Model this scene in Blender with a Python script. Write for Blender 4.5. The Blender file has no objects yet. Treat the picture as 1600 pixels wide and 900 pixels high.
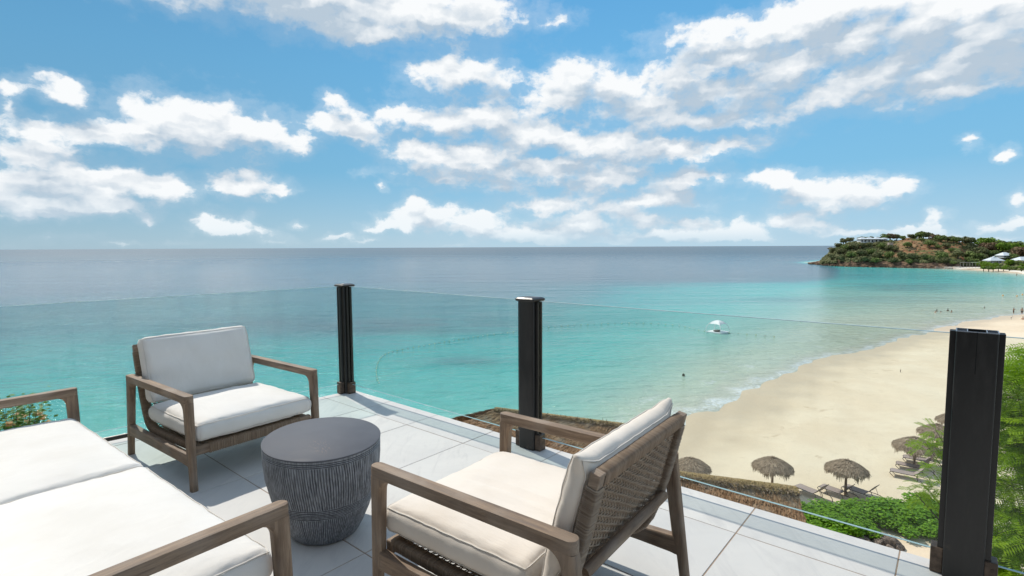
import bpy, math, random
import numpy as np
from mathutils import Vector, Matrix, noise as mn
R = math.radians
PI = math.pi
S = bpy.context.scene
col = S.collection
rnd = random.Random(7)

# ------------------------------------------------------------------ camera
CZ = 17.0                      # eye height above the sea
Z0 = 15.6                      # terrace floor above the sea
F = 830.0
_th = math.atan((450 - 386.1) / F); _ro = math.atan(-0.0047)
FW = Vector((0, math.cos(_th), -math.sin(_th)))
_u = Vector((0, math.sin(_th), math.cos(_th))); _r = Vector((1, 0, 0))
RT = _r * math.cos(_ro) + _u * math.sin(_ro)
UP = _u * math.cos(_ro) - _r * math.sin(_ro)
cd = bpy.data.cameras.new('camera'); cam = bpy.data.objects.new('camera', cd); col.objects.link(cam)
cd.sensor_width = 36; cd.lens = 36 * F / 1600; cd.clip_start = 0.05; cd.clip_end = 200000
m = Matrix((RT, UP, -FW)).transposed().to_4x4(); m.translation = (0, 0, CZ); cam.matrix_world = m
S.camera = cam

def ray(x, y): return FW * F + RT * (x - 800) + UP * (450 - y)
def at(x, y, z=None, D=None):
    """the place in the world that the photograph shows at this spot, at height z or at depth D"""
    d = ray(x, y)
    t = (z - CZ) / d.z if z is not None else D / d.y
    return Vector((0, 0, CZ)) + d * t

# ------------------------------------------------------------------ sun, exposure
S.view_settings.view_transform = 'Standard'; S.view_settings.look = 'None'
S.view_settings.exposure = 0.12; S.view_settings.gamma = 1
SUN_AZ = R(129.5); SUN_EL = R(51)
sd = Vector((math.cos(SUN_AZ) * math.cos(SUN_EL), math.sin(SUN_AZ) * math.cos(SUN_EL), math.sin(SUN_EL)))
sl = bpy.data.lights.new('sun', 'SUN'); sun = bpy.data.objects.new('sun', sl); col.objects.link(sun)
sl.energy = 3.5; sl.angle = R(0.9); sl.color = (1, 0.94, 0.84)
sun.rotation_euler = (-sd).to_track_quat('-Z', 'Y').to_euler(); sun.location = (0, 0, 60)

# ------------------------------------------------------------------ node helper
class NT:
    def __init__(s, tree): s.t = tree; s.n = tree.nodes; s.l = tree.links
    def new(s, typ, **kw):
        n = s.n.new(typ)
        for k, v in kw.items(): setattr(n, k, v)
        return n
    def set(s, sock, v):
        if isinstance(v, bpy.types.NodeSocket): s.l.new(v, sock)
        elif v is not None: sock.default_value = v
    def math(s, op, a, b=None, c=None, clamp=False):
        n = s.new('ShaderNodeMath', operation=op, use_clamp=clamp)
        s.set(n.inputs[0], a); s.set(n.inputs[1], b)
        if c is not None: s.set(n.inputs[2], c)
        return n.outputs[0]
    def vm(s, op, a, b=None, sc=None):
        n = s.new('ShaderNodeVectorMath', operation=op)
        s.set(n.inputs[0], a)
        if b is not None: s.set(n.inputs[1], b)
        if sc is not None: s.set(n.inputs['Scale'], sc)
        return n.outputs['Value'] if op in ('LENGTH', 'DISTANCE', 'DOT_PRODUCT') else n.outputs[0]
    def comb(s, x, y, z):
        n = s.new('ShaderNodeCombineXYZ'); s.set(n.inputs[0], x); s.set(n.inputs[1], y); s.set(n.inputs[2], z); return n.outputs[0]
    def sep(s, v):
        n = s.new('ShaderNodeSeparateXYZ'); s.set(n.inputs[0], v); return n.outputs
    def noise(s, v, scale=1, detail=4, rough=.5, dist=0, out='Fac'):
        n = s.new('ShaderNodeTexNoise'); s.set(n.inputs['Vector'], v); n.inputs['Scale'].default_value = scale
        n.inputs['Detail'].default_value = detail; n.inputs['Roughness'].default_value = rough; n.inputs['Distortion'].default_value = dist
        return n.outputs[out]
    def mapr(s, v, a, b, c=0, d=1, smooth=True):
        n = s.new('ShaderNodeMapRange'); n.interpolation_type = 'SMOOTHSTEP' if smooth else 'LINEAR'
        s.set(n.inputs[0], v)
        for i, q in enumerate((a, b, c, d)): s.set(n.inputs[i + 1], q)
        return n.outputs[0]
    def mix(s, f, a, b, mode='MIX'):
        n = s.new('ShaderNodeMix', data_type='RGBA', blend_type=mode)
        s.set(n.inputs[0], f)
        for i, q in ((6, a), (7, b)):
            s.set(n.inputs[i], (*q, 1) if isinstance(q, tuple) and len(q) == 3 else q)
        return n.outputs[2]
    def ramp(s, f, stops, interp='LINEAR'):
        n = s.new('ShaderNodeValToRGB'); s.set(n.inputs[0], f); e = n.color_ramp.elements
        n.color_ramp.interpolation = interp
        for p, c in stops[1:-1]: e.new(p)
        e.foreach_set('position', [float(p) for p, c in stops]); e.foreach_set('color', [float(q) for p, c in stops for q in (*c, 1)]); n.color_ramp.interpolation = interp
        return n.outputs[0]
    def bump(s, h, strength=.3, dist=.01, normal=None):
        n = s.new('ShaderNodeBump'); s.set(n.inputs['Height'], h); s.set(n.inputs['Strength'], strength); n.inputs['Distance'].default_value = dist
        if normal is not None: s.set(n.inputs['Normal'], normal)
        return n.outputs[0]
    def coord(s, out='Object'): return s.new('ShaderNodeTexCoord').outputs[out]
    def pos(s): return s.new('ShaderNodeNewGeometry').outputs['Position']
    def island(s): return s.new('ShaderNodeNewGeometry').outputs['Random Per Island']
    def orand(s): return s.new('ShaderNodeObjectInfo').outputs['Random']
    def attr(s, name): return s.new('ShaderNodeAttribute', attribute_name=name).outputs['Fac']

def mat(name, fn=None, color=(.5, .5, .5), rough=.6, metal=0, spec=.5):
    mt = bpy.data.materials.new(name); mt.use_nodes = True; t = NT(mt.node_tree)
    p = mt.node_tree.nodes['Principled BSDF']
    p.inputs['Base Color'].default_value = (*color, 1); p.inputs['Roughness'].default_value = rough
    p.inputs['Metallic'].default_value = metal; p.inputs['Specular IOR Level'].default_value = spec
    if fn: fn(t, p)
    return mt

# ------------------------------------------------------------------ sky
W = bpy.data.worlds.new('World'); S.world = W; W.use_nodes = True
t = NT(W.node_tree); bg = W.node_tree.nodes['Background']; bg.inputs['Strength'].default_value = 0.13
sky = t.new('ShaderNodeTexSky', sky_type='NISHITA', sun_disc=False)
sky.sun_elevation = SUN_EL; sky.sun_rotation = PI / 2 - SUN_AZ
sky.altitude = 20; sky.air_density = 1.0; sky.dust_density = 0.4; sky.ozone_density = 3.0

# clouds, one entry per cloud: centre x, y, half width, half height
CLOUDS = [(470,5,210,44),(640,18,160,46),(300,-8,130,26),(740,25,66,34),(560,50,120,20),(420,-40,260,50),(866,24,28,13),(680,120,50,20),(725,112,62,26),(775,124,40,18),(90,135,44,20),(112,148,32,20),(18,145,22,20),
 (250,178,60,26),(300,190,110,38),(370,205,90,34),(440,218,50,18),(330,228,110,18),(150,205,70,18),(60,208,75,18),(230,215,70,20),
 (55,248,70,26),(110,262,50,20),(60,290,110,28),(215,285,72,24),(265,302,40,16),(140,300,110,22),(60,322,120,14),(170,325,80,10),(60,343,90,7),(380,283,48,20),(350,292,40,14),(425,298,34,10),
 (330,347,34,11),(365,357,38,10),(415,365,22,7),(230,346,14,8),(66,373,16,7),
 (522,153,20,8),(535,165,12,10),(545,188,56,17),(500,196,24,8),(640,183,66,18),(560,212,66,9),(700,190,80,26),(760,178,60,26),
 (900,122,58,26),(960,142,60,22),(880,150,70,22),(1060,130,62,28),(1110,150,60,20),(1010,165,120,20),(1180,145,110,22),(1240,165,70,16),(1100,185,130,18),(1200,190,70,14),
 (840,200,52,24),(800,212,60,20),(900,225,80,22),(660,240,54,18),(740,245,90,24),(700,268,80,16),(960,225,90,20),(1040,235,110,17),(1140,232,60,10),(860,262,110,20),(960,268,80,18),(780,285,80,13),
 (1050,300,40,20),(1020,315,80,16),(930,298,60,12),(850,320,62,15),(930,330,70,11),(1085,268,44,14),(1045,260,20,9),(1125,278,18,7),
 (652,322,22,17),(668,340,58,18),(625,352,42,12),(752,342,36,16),(715,356,60,9),(592,357,22,9),
 (1120,50,90,22),(1190,42,60,26),(1270,38,80,34),(1050,90,45,15),(1140,90,90,26),(1240,95,100,32),(1340,60,90,42),(1440,45,100,48),(1540,60,100,56),(1300,10,120,26),(1500,10,140,30),(1380,110,110,34),(1480,110,120,28),(1570,115,80,28),(1350,150,70,18),(1400,168,66,14),(1300,140,70,18),(1500,140,100,12),
 (1210,282,40,18),(1250,298,50,20),(1320,292,54,18),(1400,294,28,18),(1360,315,60,13),(1290,318,70,12),(1235,340,36,14),(1270,350,42,9),(860,360,46,12),(915,362,20,8),(1010,350,48,11),(1075,350,34,12),(1150,356,30,13),(1120,366,46,7),
 (1510,213,18,9),(1530,222,10,6),(1577,232,22,12),(1598,315,20,16),(1590,345,34,7),(1560,352,40,5),(1465,355,16,13),(1440,368,70,7),(1330,366,60,6),(395,338,18,6),(565,268,12,6),(594,290,8,6),(1280,252,9,4),
 (20,376,30,5),(120,374,26,5),(180,377,34,4),(280,377,40,4),(440,376,50,4),(520,372,26,6),(560,377,36,4),(800,372,40,6),(840,378,50,4),(960,376,60,4),(1210,372,40,5),(1060,377,50,4),(700,377,60,4),(470,352,14,4),(905,345,40,8),(985,330,30,9),(1500,368,30,6),(1540,374,40,5),(1470,340,20,6),(900,366,90,10),(1050,368,90,9),(760,364,50,9),(1160,365,44,10),(980,372,120,7),(820,356,40,10),(1110,352,30,9)]
def azel(x, y):
    d = ray(x, y).normalized(); return math.atan2(d.x, d.y), math.asin(d.z)
def noise2(t, v, scale, detail, rough, out='Fac', dist=0):
    n = t.new('ShaderNodeTexNoise', noise_dimensions='2D'); t.set(n.inputs['Vector'], v); n.inputs['Scale'].default_value = scale
    n.inputs['Detail'].default_value = detail; n.inputs['Roughness'].default_value = rough; n.inputs['Distortion'].default_value = dist; return n.outputs[out]
# the layout of the clouds as a coarse table of heights by azimuth, read by colour ramps (three rows each)
NR, NC = 27, 125
AZ0, AZ1 = -.84, .84
def row_el(v): return -.005 + .535 * (v / (NR - 1)) ** 1.45
pars = []
for (x, y, rx, ry) in CLOUDS:
    a, e = azel(x, y); a0, e0 = azel(x - rx, y); a1, e1 = azel(x, y - ry); pars.append((a, e, 1 / (a - a0), 1 / (e1 - e)))
def field(a, e):
    q = [math.hypot((a - c[0]) * c[2], (e - c[1]) * c[3]) for c in pars]; k = 13.0
    return 1 + math.log(sum(math.exp(-k * min(v, 8)) for v in q) + 1e-12) / k
TAB = np.array([[max(-1.0, min(1.0, field(AZ0 + (AZ1 - AZ0) * c / (NC - 1), row_el(r)))) * .5 + .5 for c in range(NC)] for r in range(NR)])
ramps = []
dg = bpy.data.node_groups.new('cloud_layout', 'ShaderNodeTree')
dg.interface.new_socket('P', in_out='INPUT', socket_type='NodeSocketVector'); dg.interface.new_socket('D', in_out='OUTPUT', socket_type='NodeSocketFloat')
g = NT(dg); gi = g.new('NodeGroupInput'); go = g.new('NodeGroupOutput'); PX, PY, _ = g.sep(gi.outputs[0])
fa = g.math('DIVIDE', g.math('SUBTRACT', PX, AZ0), AZ1 - AZ0); f4 = g.math('MULTIPLY', g.math('MINIMUM', g.math('MAXIMUM', fa, 0), .99999), 4.0); fsel = g.math('FRACT', f4); q4 = g.math('FLOOR', f4)
sel = [g.math('COMPARE', q4, float(i), .1) for i in range(4)]
vr = g.math('MULTIPLY', g.math('POWER', g.math('MAXIMUM', g.math('DIVIDE', g.math('ADD', PY, .005), .535), 0), 1 / 1.45), NR - 1.0); vr = g.math('MINIMUM', g.math('MAXIMUM', vr, 0), NR - 1.0)
VV = g.comb(vr, vr, vr); tot = None
for r in range(0, NR, 3):
    c = None
    for h_ in range(4):
        stops = [(c_ / 31.0, tuple(TAB[r + k][min(NC - 1, c_ + 31 * h_)] for k in range(3))) for c_ in range(32)]
        # each lookup waits for the one before, which keeps the shader's stack small
        fx = fsel if tot is None and h_ == 0 else g.math('MULTIPLY_ADD', last, 1e-7, fsel)
        q_ = g.vm('SCALE', g.ramp(fx, stops), sc=sel[h_]); last = g.vm('LENGTH', q_); c = q_ if c is None else g.vm('ADD', c, q_)
    w = g.vm('MAXIMUM', g.vm('SUBTRACT', (1, 1, 1), g.vm('ABSOLUTE', g.vm('SUBTRACT', VV, (r, r + 1, r + 2)))), (0, 0, 0))
    d_ = g.vm('DOT_PRODUCT', c, w); tot = d_ if tot is None else g.math('ADD', tot, d_)
g.set(go.inputs[0], g.math('MULTIPLY_ADD', tot, 2.0, -1.0))
def layout(p):
    n = t.new('ShaderNodeGroup', node_tree=dg); t.set(n.inputs[0], p); return n.outputs[0]
dx, dy, dz = t.sep(t.coord('Generated'))
az = t.math('ARCTAN2', dx, dy); el = t.math('ARCSINE', dz)
p0 = t.comb(az, el, 0)
w1 = t.vm('SUBTRACT', noise2(t, t.vm('MULTIPLY', p0, (1, 1.5, 1)), 11, 2, .55, 'Color'), (.5, .5, .5))
w2 = t.vm('SUBTRACT', noise2(t, t.vm('MULTIPLY', p0, (1, 1.3, 1)), 42, 3, .6, 'Color'), (.5, .5, .5))
warp = t.vm('ADD', t.vm('SCALE', w1, sc=.034), t.vm('SCALE', w2, sc=.016))
pw = t.vm('ADD', p0, warp)
outm = t.math('MAXIMUM', t.mapr(t.math('ABSOLUTE', az), .80, .95), t.mapr(el, .46, .58))
base = t.math('MULTIPLY', t.math('SUBTRACT', noise2(t, t.vm('MULTIPLY', p0, (1, 2.2, 1)), 3.2, 2, .5), .435), 6)
base = t.math('SUBTRACT', base, t.math('MULTIPLY', t.math('SUBTRACT', 1, outm), 5))
base = t.math('MAXIMUM', base, -1.0)
def fb(p): return t.math('SUBTRACT', noise2(t, t.vm('MULTIPLY', p, (1, 1.6, 1)), 24, 7, .60), .5)
L0 = layout(pw); L1 = layout(t.vm('ADD', pw, (-.010, .036, 0))); B0 = t.math('MAXIMUM', L0, base)
p0w = t.vm('ADD', p0, t.vm('SCALE', w2, sc=.012))
F0 = fb(p0w)
def fs(p): return noise2(t, t.vm('MULTIPLY', p, (1, 1.6, 1)), 24, 3, .55)
G0 = fs(p0w); G1 = fs(t.vm('ADD', p0w, (-.006, .015, 0)))
d0 = t.math('ADD', t.math('ADD', B0, .17), t.math('MULTIPLY', F0, 1.30))
lit = t.math('ADD', t.math('MULTIPLY', t.math('SUBTRACT', G0, G1), 1.1), t.math('MULTIPLY', t.math('SUBTRACT', L0, L1), 1.45))
lit = t.math('ADD', lit, t.math('MULTIPLY', F0, .45))
band = noise2(t, t.vm('ADD', t.vm('MULTIPLY', p0w, (1, 3.4, 1)), (3.3, 1.7, 0)), 8.5, 2, .55)
lit = t.math('SUBTRACT', lit, t.math('MULTIPLY', t.mapr(band, .42, .62), t.mapr(d0, .15, .8, 0, .62)))
body = t.mapr(d0, .0, .9, .22, -.14)
shade = t.mapr(t.math('ADD', lit, body), -.48, .68, smooth=False)
mask = t.mapr(d0, -.10, t.math('SUBTRACT', .84, t.math('MULTIPLY', shade, .40)))
thin = t.mapr(d0, -.62, .15, 0, .20)
mask = t.math('MAXIMUM', mask, thin)
ccol = t.mix(shade, (3.45, 4.2, 4.95), (6.75, 6.9, 7.0))
ccol = t.mix(t.mapr(el, 0, .12, .35, 0), ccol, (4.8, 5.9, 6.55))
grad = t.ramp(t.math('DIVIDE', t.math('MAXIMUM', el, 0), 1.2), [(0, (.55, .75, .90)), (.045, (.42, .68, .88)), (.11, (.255, .59, .865)), (.25, (.19, .53, .865)), (.42, (.115, .41, .79)), (.8, (.06, .25, .62))])
grad = t.vm('MULTIPLY', grad, (5.9, 5.95, 6.0))
side = t.mapr(az, -.9, .25, .80, 1.06); grad = t.vm('SCALE', grad, sc=side)
skyc = t.mix(.94, t.vm('MULTIPLY', sky.outputs[0], (.6, .95, 1.05)), grad)
hor = t.mapr(el, .0, .03)
out = t.mix(t.math('MULTIPLY', mask, t.mapr(el, .0, .035, .35, 1)), skyc, ccol)
t.set(bg.inputs['Color'], out)
W.cycles.sampling_method = 'MANUAL'; W.cycles.sample_map_resolution = 512
# ------------------------------------------------------------------ mesh helpers
class MB:
    def __init__(s): s.v = []; s.f = []
    def box(s, a, b, M=None):
        n = len(s.v)
        for z in (a[2], b[2]):
            for x, y in ((a[0], a[1]), (b[0], a[1]), (b[0], b[1]), (a[0], b[1])):
                p = Vector((x, y, z)); s.v.append(tuple(M @ p) if M else tuple(p))
        s.f += [tuple(n + i for i in q) for q in ((3,2,1,0),(4,5,6,7),(0,1,5,4),(1,2,6,5),(2,3,7,6),(3,0,4,7))]
        return s
    def loft(s, secs, cap=True, close=True):
        """secs: list of rings (lists of points), all the same length"""
        n = len(s.v); k = len(secs[0])
        for r in secs: s.v += [tuple(p) for p in r]
        for i in range(len(secs) - 1):
            for j in range(k if close else k - 1):
                a = n + i * k + j; b = n + i * k + (j + 1) % k
                s.f.append((a, b, b + k, a + k))
        if cap: s.f.append(tuple(n + j for j in reversed(range(k)))); s.f.append(tuple(n + (len(secs) - 1) * k + j for j in range(k)))
        return s
    def tube(s, pts, r, n=8, cap=True, flat=None):
        pts = [Vector(p) for p in pts]; rings = []; prev = None
        for i, p in enumerate(pts):
            d = (pts[min(i + 1, len(pts) - 1)] - pts[max(i - 1, 0)]).normalized()
            if prev is None:
                u = d.orthogonal().normalized() if flat is None else (Vector(flat) - d * d.dot(Vector(flat))).normalized()
            else: u = (prev - d * prev.dot(d)).normalized()
            prev = u; w = d.cross(u); rr = r[i] if isinstance(r, list) else r
            ra, rb = rr if isinstance(rr, tuple) else (rr, rr)
            rings.append([p + u * (math.cos(2 * PI * j / n) * ra) + w * (math.sin(2 * PI * j / n) * rb) for j in range(n)])
        return s.loft(rings, cap)
    def quad(s, a, b, c, d):
        n = len(s.v); s.v += [tuple(a), tuple(b), tuple(c), tuple(d)]; s.f.append((n, n + 1, n + 2, n + 3)); return s
    def tri(s, a, b, c):
        n = len(s.v); s.v += [tuple(a), tuple(b), tuple(c)]; s.f.append((n, n + 1, n + 2)); return s
    def mesh(s, name, m, smooth=None):
        me = bpy.data.meshes.new(name); me.from_pydata(s.v, [], s.f); me.validate()
        if smooth is not None:
            me.polygons.foreach_set('use_smooth', [True] * len(me.polygons))
            if smooth < 180: me.set_sharp_from_angle(angle=R(smooth))
        if m: me.materials.append(m)
        return me
    def build(s, name, m, parent=None, smooth=None, **kw): return obj(name, s.mesh(name, m, smooth), parent, **kw)

def obj(name, me, parent=None, loc=None, bevel=0, **kw):
    o = bpy.data.objects.new(name, me); col.objects.link(o)
    if parent: o.parent = parent
    if loc is not None: o.location = loc
    if bevel:
        b = o.modifiers.new('bevel', 'BEVEL'); b.width = bevel; b.segments = 2; b.limit_method = 'ANGLE'; b.angle_limit = R(40); b.harden_normals = False
    for k, v in kw.items(): o[k] = v
    return o
def thing(name, label, cat, loc=(0, 0, 0), rz=0, group=None):
    o = bpy.data.objects.new(name, None); col.objects.link(o); o.location = loc; o.rotation_euler = (0, 0, rz)
    o.empty_display_size = .2
    o['label'] = label; o['category'] = cat
    if group: o['group'] = group
    return o
def tag(o, label, cat, group=None, kind=None):
    if kind: o['kind'] = kind
    if label: o['label'] = label
    if cat: o['category'] = cat
    if group: o['group'] = group
    return o
def dup(root, loc, rz=None, label=None, scale=None):
    def cp(o, par):
        c = o.copy(); col.objects.link(c); c.parent = par
        for ch in list(o.children): cp(ch, c)
        return c
    r = cp(root, None); r.location = loc
    if rz is not None: r.rotation_euler = (0, 0, rz)
    if scale is not None: r.scale = scale if isinstance(scale, tuple) else (scale,) * 3
    if label: r['label'] = label
    return r
def rrect(cx, cy, hx, hy, r, z, n=4):
    """rounded rectangle ring in the xy plane"""
    out = []
    for qx, qy, a0 in ((1, 1, 0), (-1, 1, 90), (-1, -1, 180), (1, -1, 270)):
        for i in range(n + 1):
            a = R(a0 + 90 * i / n)
            out.append((cx + qx * (hx - r) + math.cos(a) * r, cy + qy * (hy - r) + math.sin(a) * r, z))
    return out

# ------------------------------------------------------------------ materials
def wood_fn(axis):
    def fn(t, p):
        sc = [14, 14, 14]; sc[axis] = 1.2
        v = t.vm('ADD', t.vm('MULTIPLY', t.coord(), tuple(sc)), t.vm('SCALE', t.comb(t.orand(), t.orand(), 0), sc=17.0))
        n1 = t.noise(v, 3.2, 8, .62, .6); n2 = t.noise(v, 16, 6, .7); n3 = t.noise(t.coord(), 5, 3, .5)
        c = t.ramp(n1, [(.28, (.095, .057, .035)), (.46, (.19, .126, .080)), (.58, (.27, .188, .125)), (.76, (.40, .30, .215))])
        c = t.mix(t.mapr(n3, .42, .7, 0, .45), c, (.33, .275, .225))
        c = t.mix(t.mapr(n2, .55, .72, 0, .5), c, (.075, .05, .036))
        t.set(p.inputs['Base Color'], c); t.set(p.inputs['Roughness'], t.mapr(n1, .3, .7, .55, .8))
        t.set(p.inputs['Normal'], t.bump(t.math('ADD', n1, n2), .5, .004))
    return fn
WX = mat('teak_lengthwise', wood_fn(0)); WY = mat('teak_crosswise', wood_fn(1)); WZ = mat('teak_upright', wood_fn(2))
def cord_fn(t, p):
    n = t.noise(t.coord(), 60, 3, .6); r = t.island()
    c = t.mix(r, (.235, .165, .11), (.36, .27, .19)); c = t.mix(t.mapr(n, .4, .7, 0, .35), c, (.33, .27, .22))
    t.set(p.inputs['Base Color'], c); t.set(p.inputs['Normal'], t.bump(t.noise(t.coord(), 500, 2), .4, .001))
CORD = mat('woven_cord', cord_fn, rough=.75)
def cush_fn(c1, c2):
    def fn(t, p):
        n = t.noise(t.coord(), 3.5, 4, .6); w = t.noise(t.coord(), 900, 2, .7); k = t.noise(t.vm('MULTIPLY', t.coord(), (2.5, 6, 3)), 2.0, 5, .58, 1.2)
        t.set(p.inputs['Base Color'], t.mix(t.mapr(n, .35, .7), c1, c2))
        b = t.bump(w, .12, .0012); t.set(p.inputs['Normal'], t.bump(k, .3, .012, b))
        p.inputs['Sheen Weight'].default_value = .15; p.inputs['Sheen Roughness'].default_value = .5
    return fn
CUSH_W = mat('white_canvas', cush_fn((.755, .728, .688), (.71, .678, .63)), rough=.85, spec=.2)
CUSH_C = mat('cream_canvas', cush_fn((.745, .68, .605), (.70, .625, .54)), rough=.85, spec=.2)
PIPE = mat('piping_canvas', None, (.64, .60, .545), .85)
def black_fn(t, p):
    n = t.noise(t.vm('MULTIPLY', t.coord(), (6, 6, 1.2)), 4, 6, .65); s = t.noise(t.coord(), 14, 8, .7)
    z = t.sep(t.coord())[2]
    c = t.mix(t.mapr(n, .4, .75), (.011, .0105, .010), (.024, .022, .020))
    c = t.mix(t.math('MULTIPLY', t.mapr(s, .52, .68, 0, .6), t.mapr(z, .30, .0)), c, (.075, .055, .042))
    t.set(p.inputs['Base Color'], c); t.set(p.inputs['Roughness'], t.mapr(n, .3, .75, .30, .50))
    t.set(p.inputs['Normal'], t.bump(t.noise(t.coord(), 180, 3), .12, .001))
BLACK = mat('black_powder_coat', black_fn, spec=.45)
def bronze_fn(t, p):
    n = t.noise(t.coord(), 25, 6, .65)
    t.set(p.inputs['Base Color'], t.mix(t.mapr(n, .35, .7), (.060, .040, .028), (.150, .105, .075)))
BRONZE = mat('bronze_bracket', bronze_fn, rough=.5, metal=.35)
RIM = mat('cut_aluminium', None, (.30, .32, .36), .4, .7)
def glass_mat(name, tint, edge=False):
    mt = bpy.data.materials.new(name); mt.use_nodes = True; t = NT(mt.node_tree); t.n.remove(t.n['Principled BSDF'])
    tr = t.new('ShaderNodeBsdfTransparent'); gl = t.new('ShaderNodeBsdfGlossy'); gl.inputs['Roughness'].default_value = .01
    sm = t.noise(t.coord(), 2.5, 5, .6)
    t.set(tr.inputs['Color'], t.mix(t.mapr(sm, .35, .75), tint, tuple(q * .975 for q in tint)))
    ge = t.new('ShaderNodeNewGeometry'); cs = t.math('ABSOLUTE', t.vm('DOT_PRODUCT', ge.outputs['Incoming'], ge.outputs['Normal']))
    fr = t.math('MULTIPLY_ADD', t.math('POWER', t.math('SUBTRACT', 1.0, cs, clamp=True), 5.0), .26, .014)
    mx = t.new('ShaderNodeMixShader'); t.set(mx.inputs[0], t.math('ADD', fr, t.mapr(sm, .45, .8, .0, .008)))
    t.l.new(tr.outputs[0], mx.inputs[1]); t.l.new(gl.outputs[0], mx.inputs[2])
    t.l.new(mx.outputs[0], t.n['Material Output'].inputs[0]); return mt
GLASS = glass_mat('railing_glass', (.935, .964, .956))
GLASS_TEAL = glass_mat('railing_glass_teal', (.885, .955, .948))
GEDGE = mat('glass_edge', None, (.45, .57, .58), .25, 0, .5)

def tile_fn(t, p):
    o = t.orand(); P = t.vm('ADD', t.pos(), t.comb(t.math('MULTIPLY', o, 31.0), t.math('MULTIPLY', o, -57.0), 0))
    a = t.noise(t.vm('MULTIPLY', P, (1, 1, 1)), 1.6, 7, .62, 1.2); b = t.noise(t.vm('MULTIPLY', P, (4.0, .8, 1)), 3, 8, .68, .6); d = t.noise(t.pos(), 60, 3, .7)
    c = t.mix(t.mapr(a, .35, .68), (.58, .565, .54), (.655, .636, .602))
    c = t.mix(t.mapr(b, .48, .68, 0, .48), c, (.45, .447, .445))
    c = t.mix(t.mapr(o, 0, 1, 0, .55), c, (.53, .525, .515))
    c = t.mix(t.mapr(d, .70, .78, 0, .35), c, (.35, .30, .25))
    st = t.noise(t.pos(), .9, 4, .6); c = t.mix(t.mapr(st, .56, .72, 0, .18), c, (.46, .43, .40))
    t.set(p.inputs['Base Color'], c); t.set(p.inputs['Roughness'], t.mapr(b, .3, .7, .42, .60))
    t.set(p.inputs['Normal'], t.bump(b, .08, .002))
TILE = mat('porcelain_tile', tile_fn, spec=.35)
GROUT = mat('grout', lambda t, p: t.set(p.inputs['Base Color'], t.mix(t.noise(t.pos(), 20, 4), (.26, .185, .13), (.36, .27, .20))), rough=.9)
PLASTER = mat('white_render', lambda t, p: t.set(p.inputs['Base Color'], t.mix(t.noise(t.pos(), 2, 5), (.66, .64, .60), (.76, .75, .72))), rough=.8)

# ------------------------------------------------------------------ terrace
A0 = R(-39.97); U2 = Vector((math.cos(A0), math.sin(A0), 0)); W2 = Vector((-U2.y, U2.x, 0))
def uw(u, w, z=Z0): v = U2 * u + W2 * w; return Vector((v.x, v.y, z))
EW = 2.94; SZ = .6291; OX = -3.9159; OW = 2.6149
left_a = Vector((-2.94, 3.79)); left_d = (Vector((-1.73, 4.99)) - left_a).normalized()
def inside_left(p): q = Vector((p[0], p[1])) - left_a; return q.x * left_d.y - q.y * left_d.x   # > 0: on the deck
def clip(poly, fn):
    out = []
    for i, a in enumerate(poly):
        b = poly[(i + 1) % len(poly)]; fa, fb = fn(a), fn(b)
        if fa >= 0: out.append(a)
        if (fa >= 0) != (fb >= 0): out.append(a.lerp(b, fa / (fa - fb)))
    return out
def prism(poly, z0, z1):
    mb = MB(); mb.loft([[(p.x, p.y, z0) for p in poly], [(p.x, p.y, z1) for p in poly]]); return mb
UMAX, WMIN = 6.2, -3.2
outline = clip([uw(-7, WMIN), uw(UMAX, WMIN), uw(UMAX, EW), uw(-7, EW)], inside_left)
slab = prism(outline, Z0 - .32, Z0 - .0022).build('terrace_floor', GROUT, kind='structure')
ws = [WMIN] ; k = 0
rows = [(OW, EW)] + [(OW - SZ * (i + 1), OW - SZ * i) for i in range(9)]
for (wa, wb) in rows:
    for k in range(-2, 16):
        ua, ub = OX + SZ * (k - 1), OX + SZ * k
        g_ = .0027
        poly = clip([uw(ua + g_, wa + g_), uw(ub - g_, wa + g_), uw(ub - g_, wb - (g_ if wb < EW else 0)), uw(ua + g_, wb - (g_ if wb < EW else 0))], inside_left)
        if len(poly) < 3: continue
        c = sum(poly, Vector()) / len(poly); ar = 0
        for i in range(len(poly)): ar += (poly[i] - c).cross(poly[(i + 1) % len(poly)] - c).length / 2
        if ar < .004: continue
        dz = rnd.uniform(-.0006, .0006)
        mb = MB(); b_ = .0015
        ins = [p + (c - p).normalized() * b_ for p in poly]
        mb.loft([[(p.x, p.y, Z0 - .0125) for p in poly], [(p.x, p.y, Z0 - b_ + dz) for p in poly], [(p.x, p.y, Z0 + dz) for p in ins]])
        mb.build('tile', TILE, slab)
wall = prism(clip([uw(-7, WMIN), uw(UMAX, WMIN), uw(UMAX, EW - .10), uw(-7, EW - .10)], lambda p: inside_left(p) - .08), 4.0, Z0 - .325)
tag(wall.build('retaining_wall', PLASTER), 'white rendered wall holding up the tiled terrace above the slope', 'wall')

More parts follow.
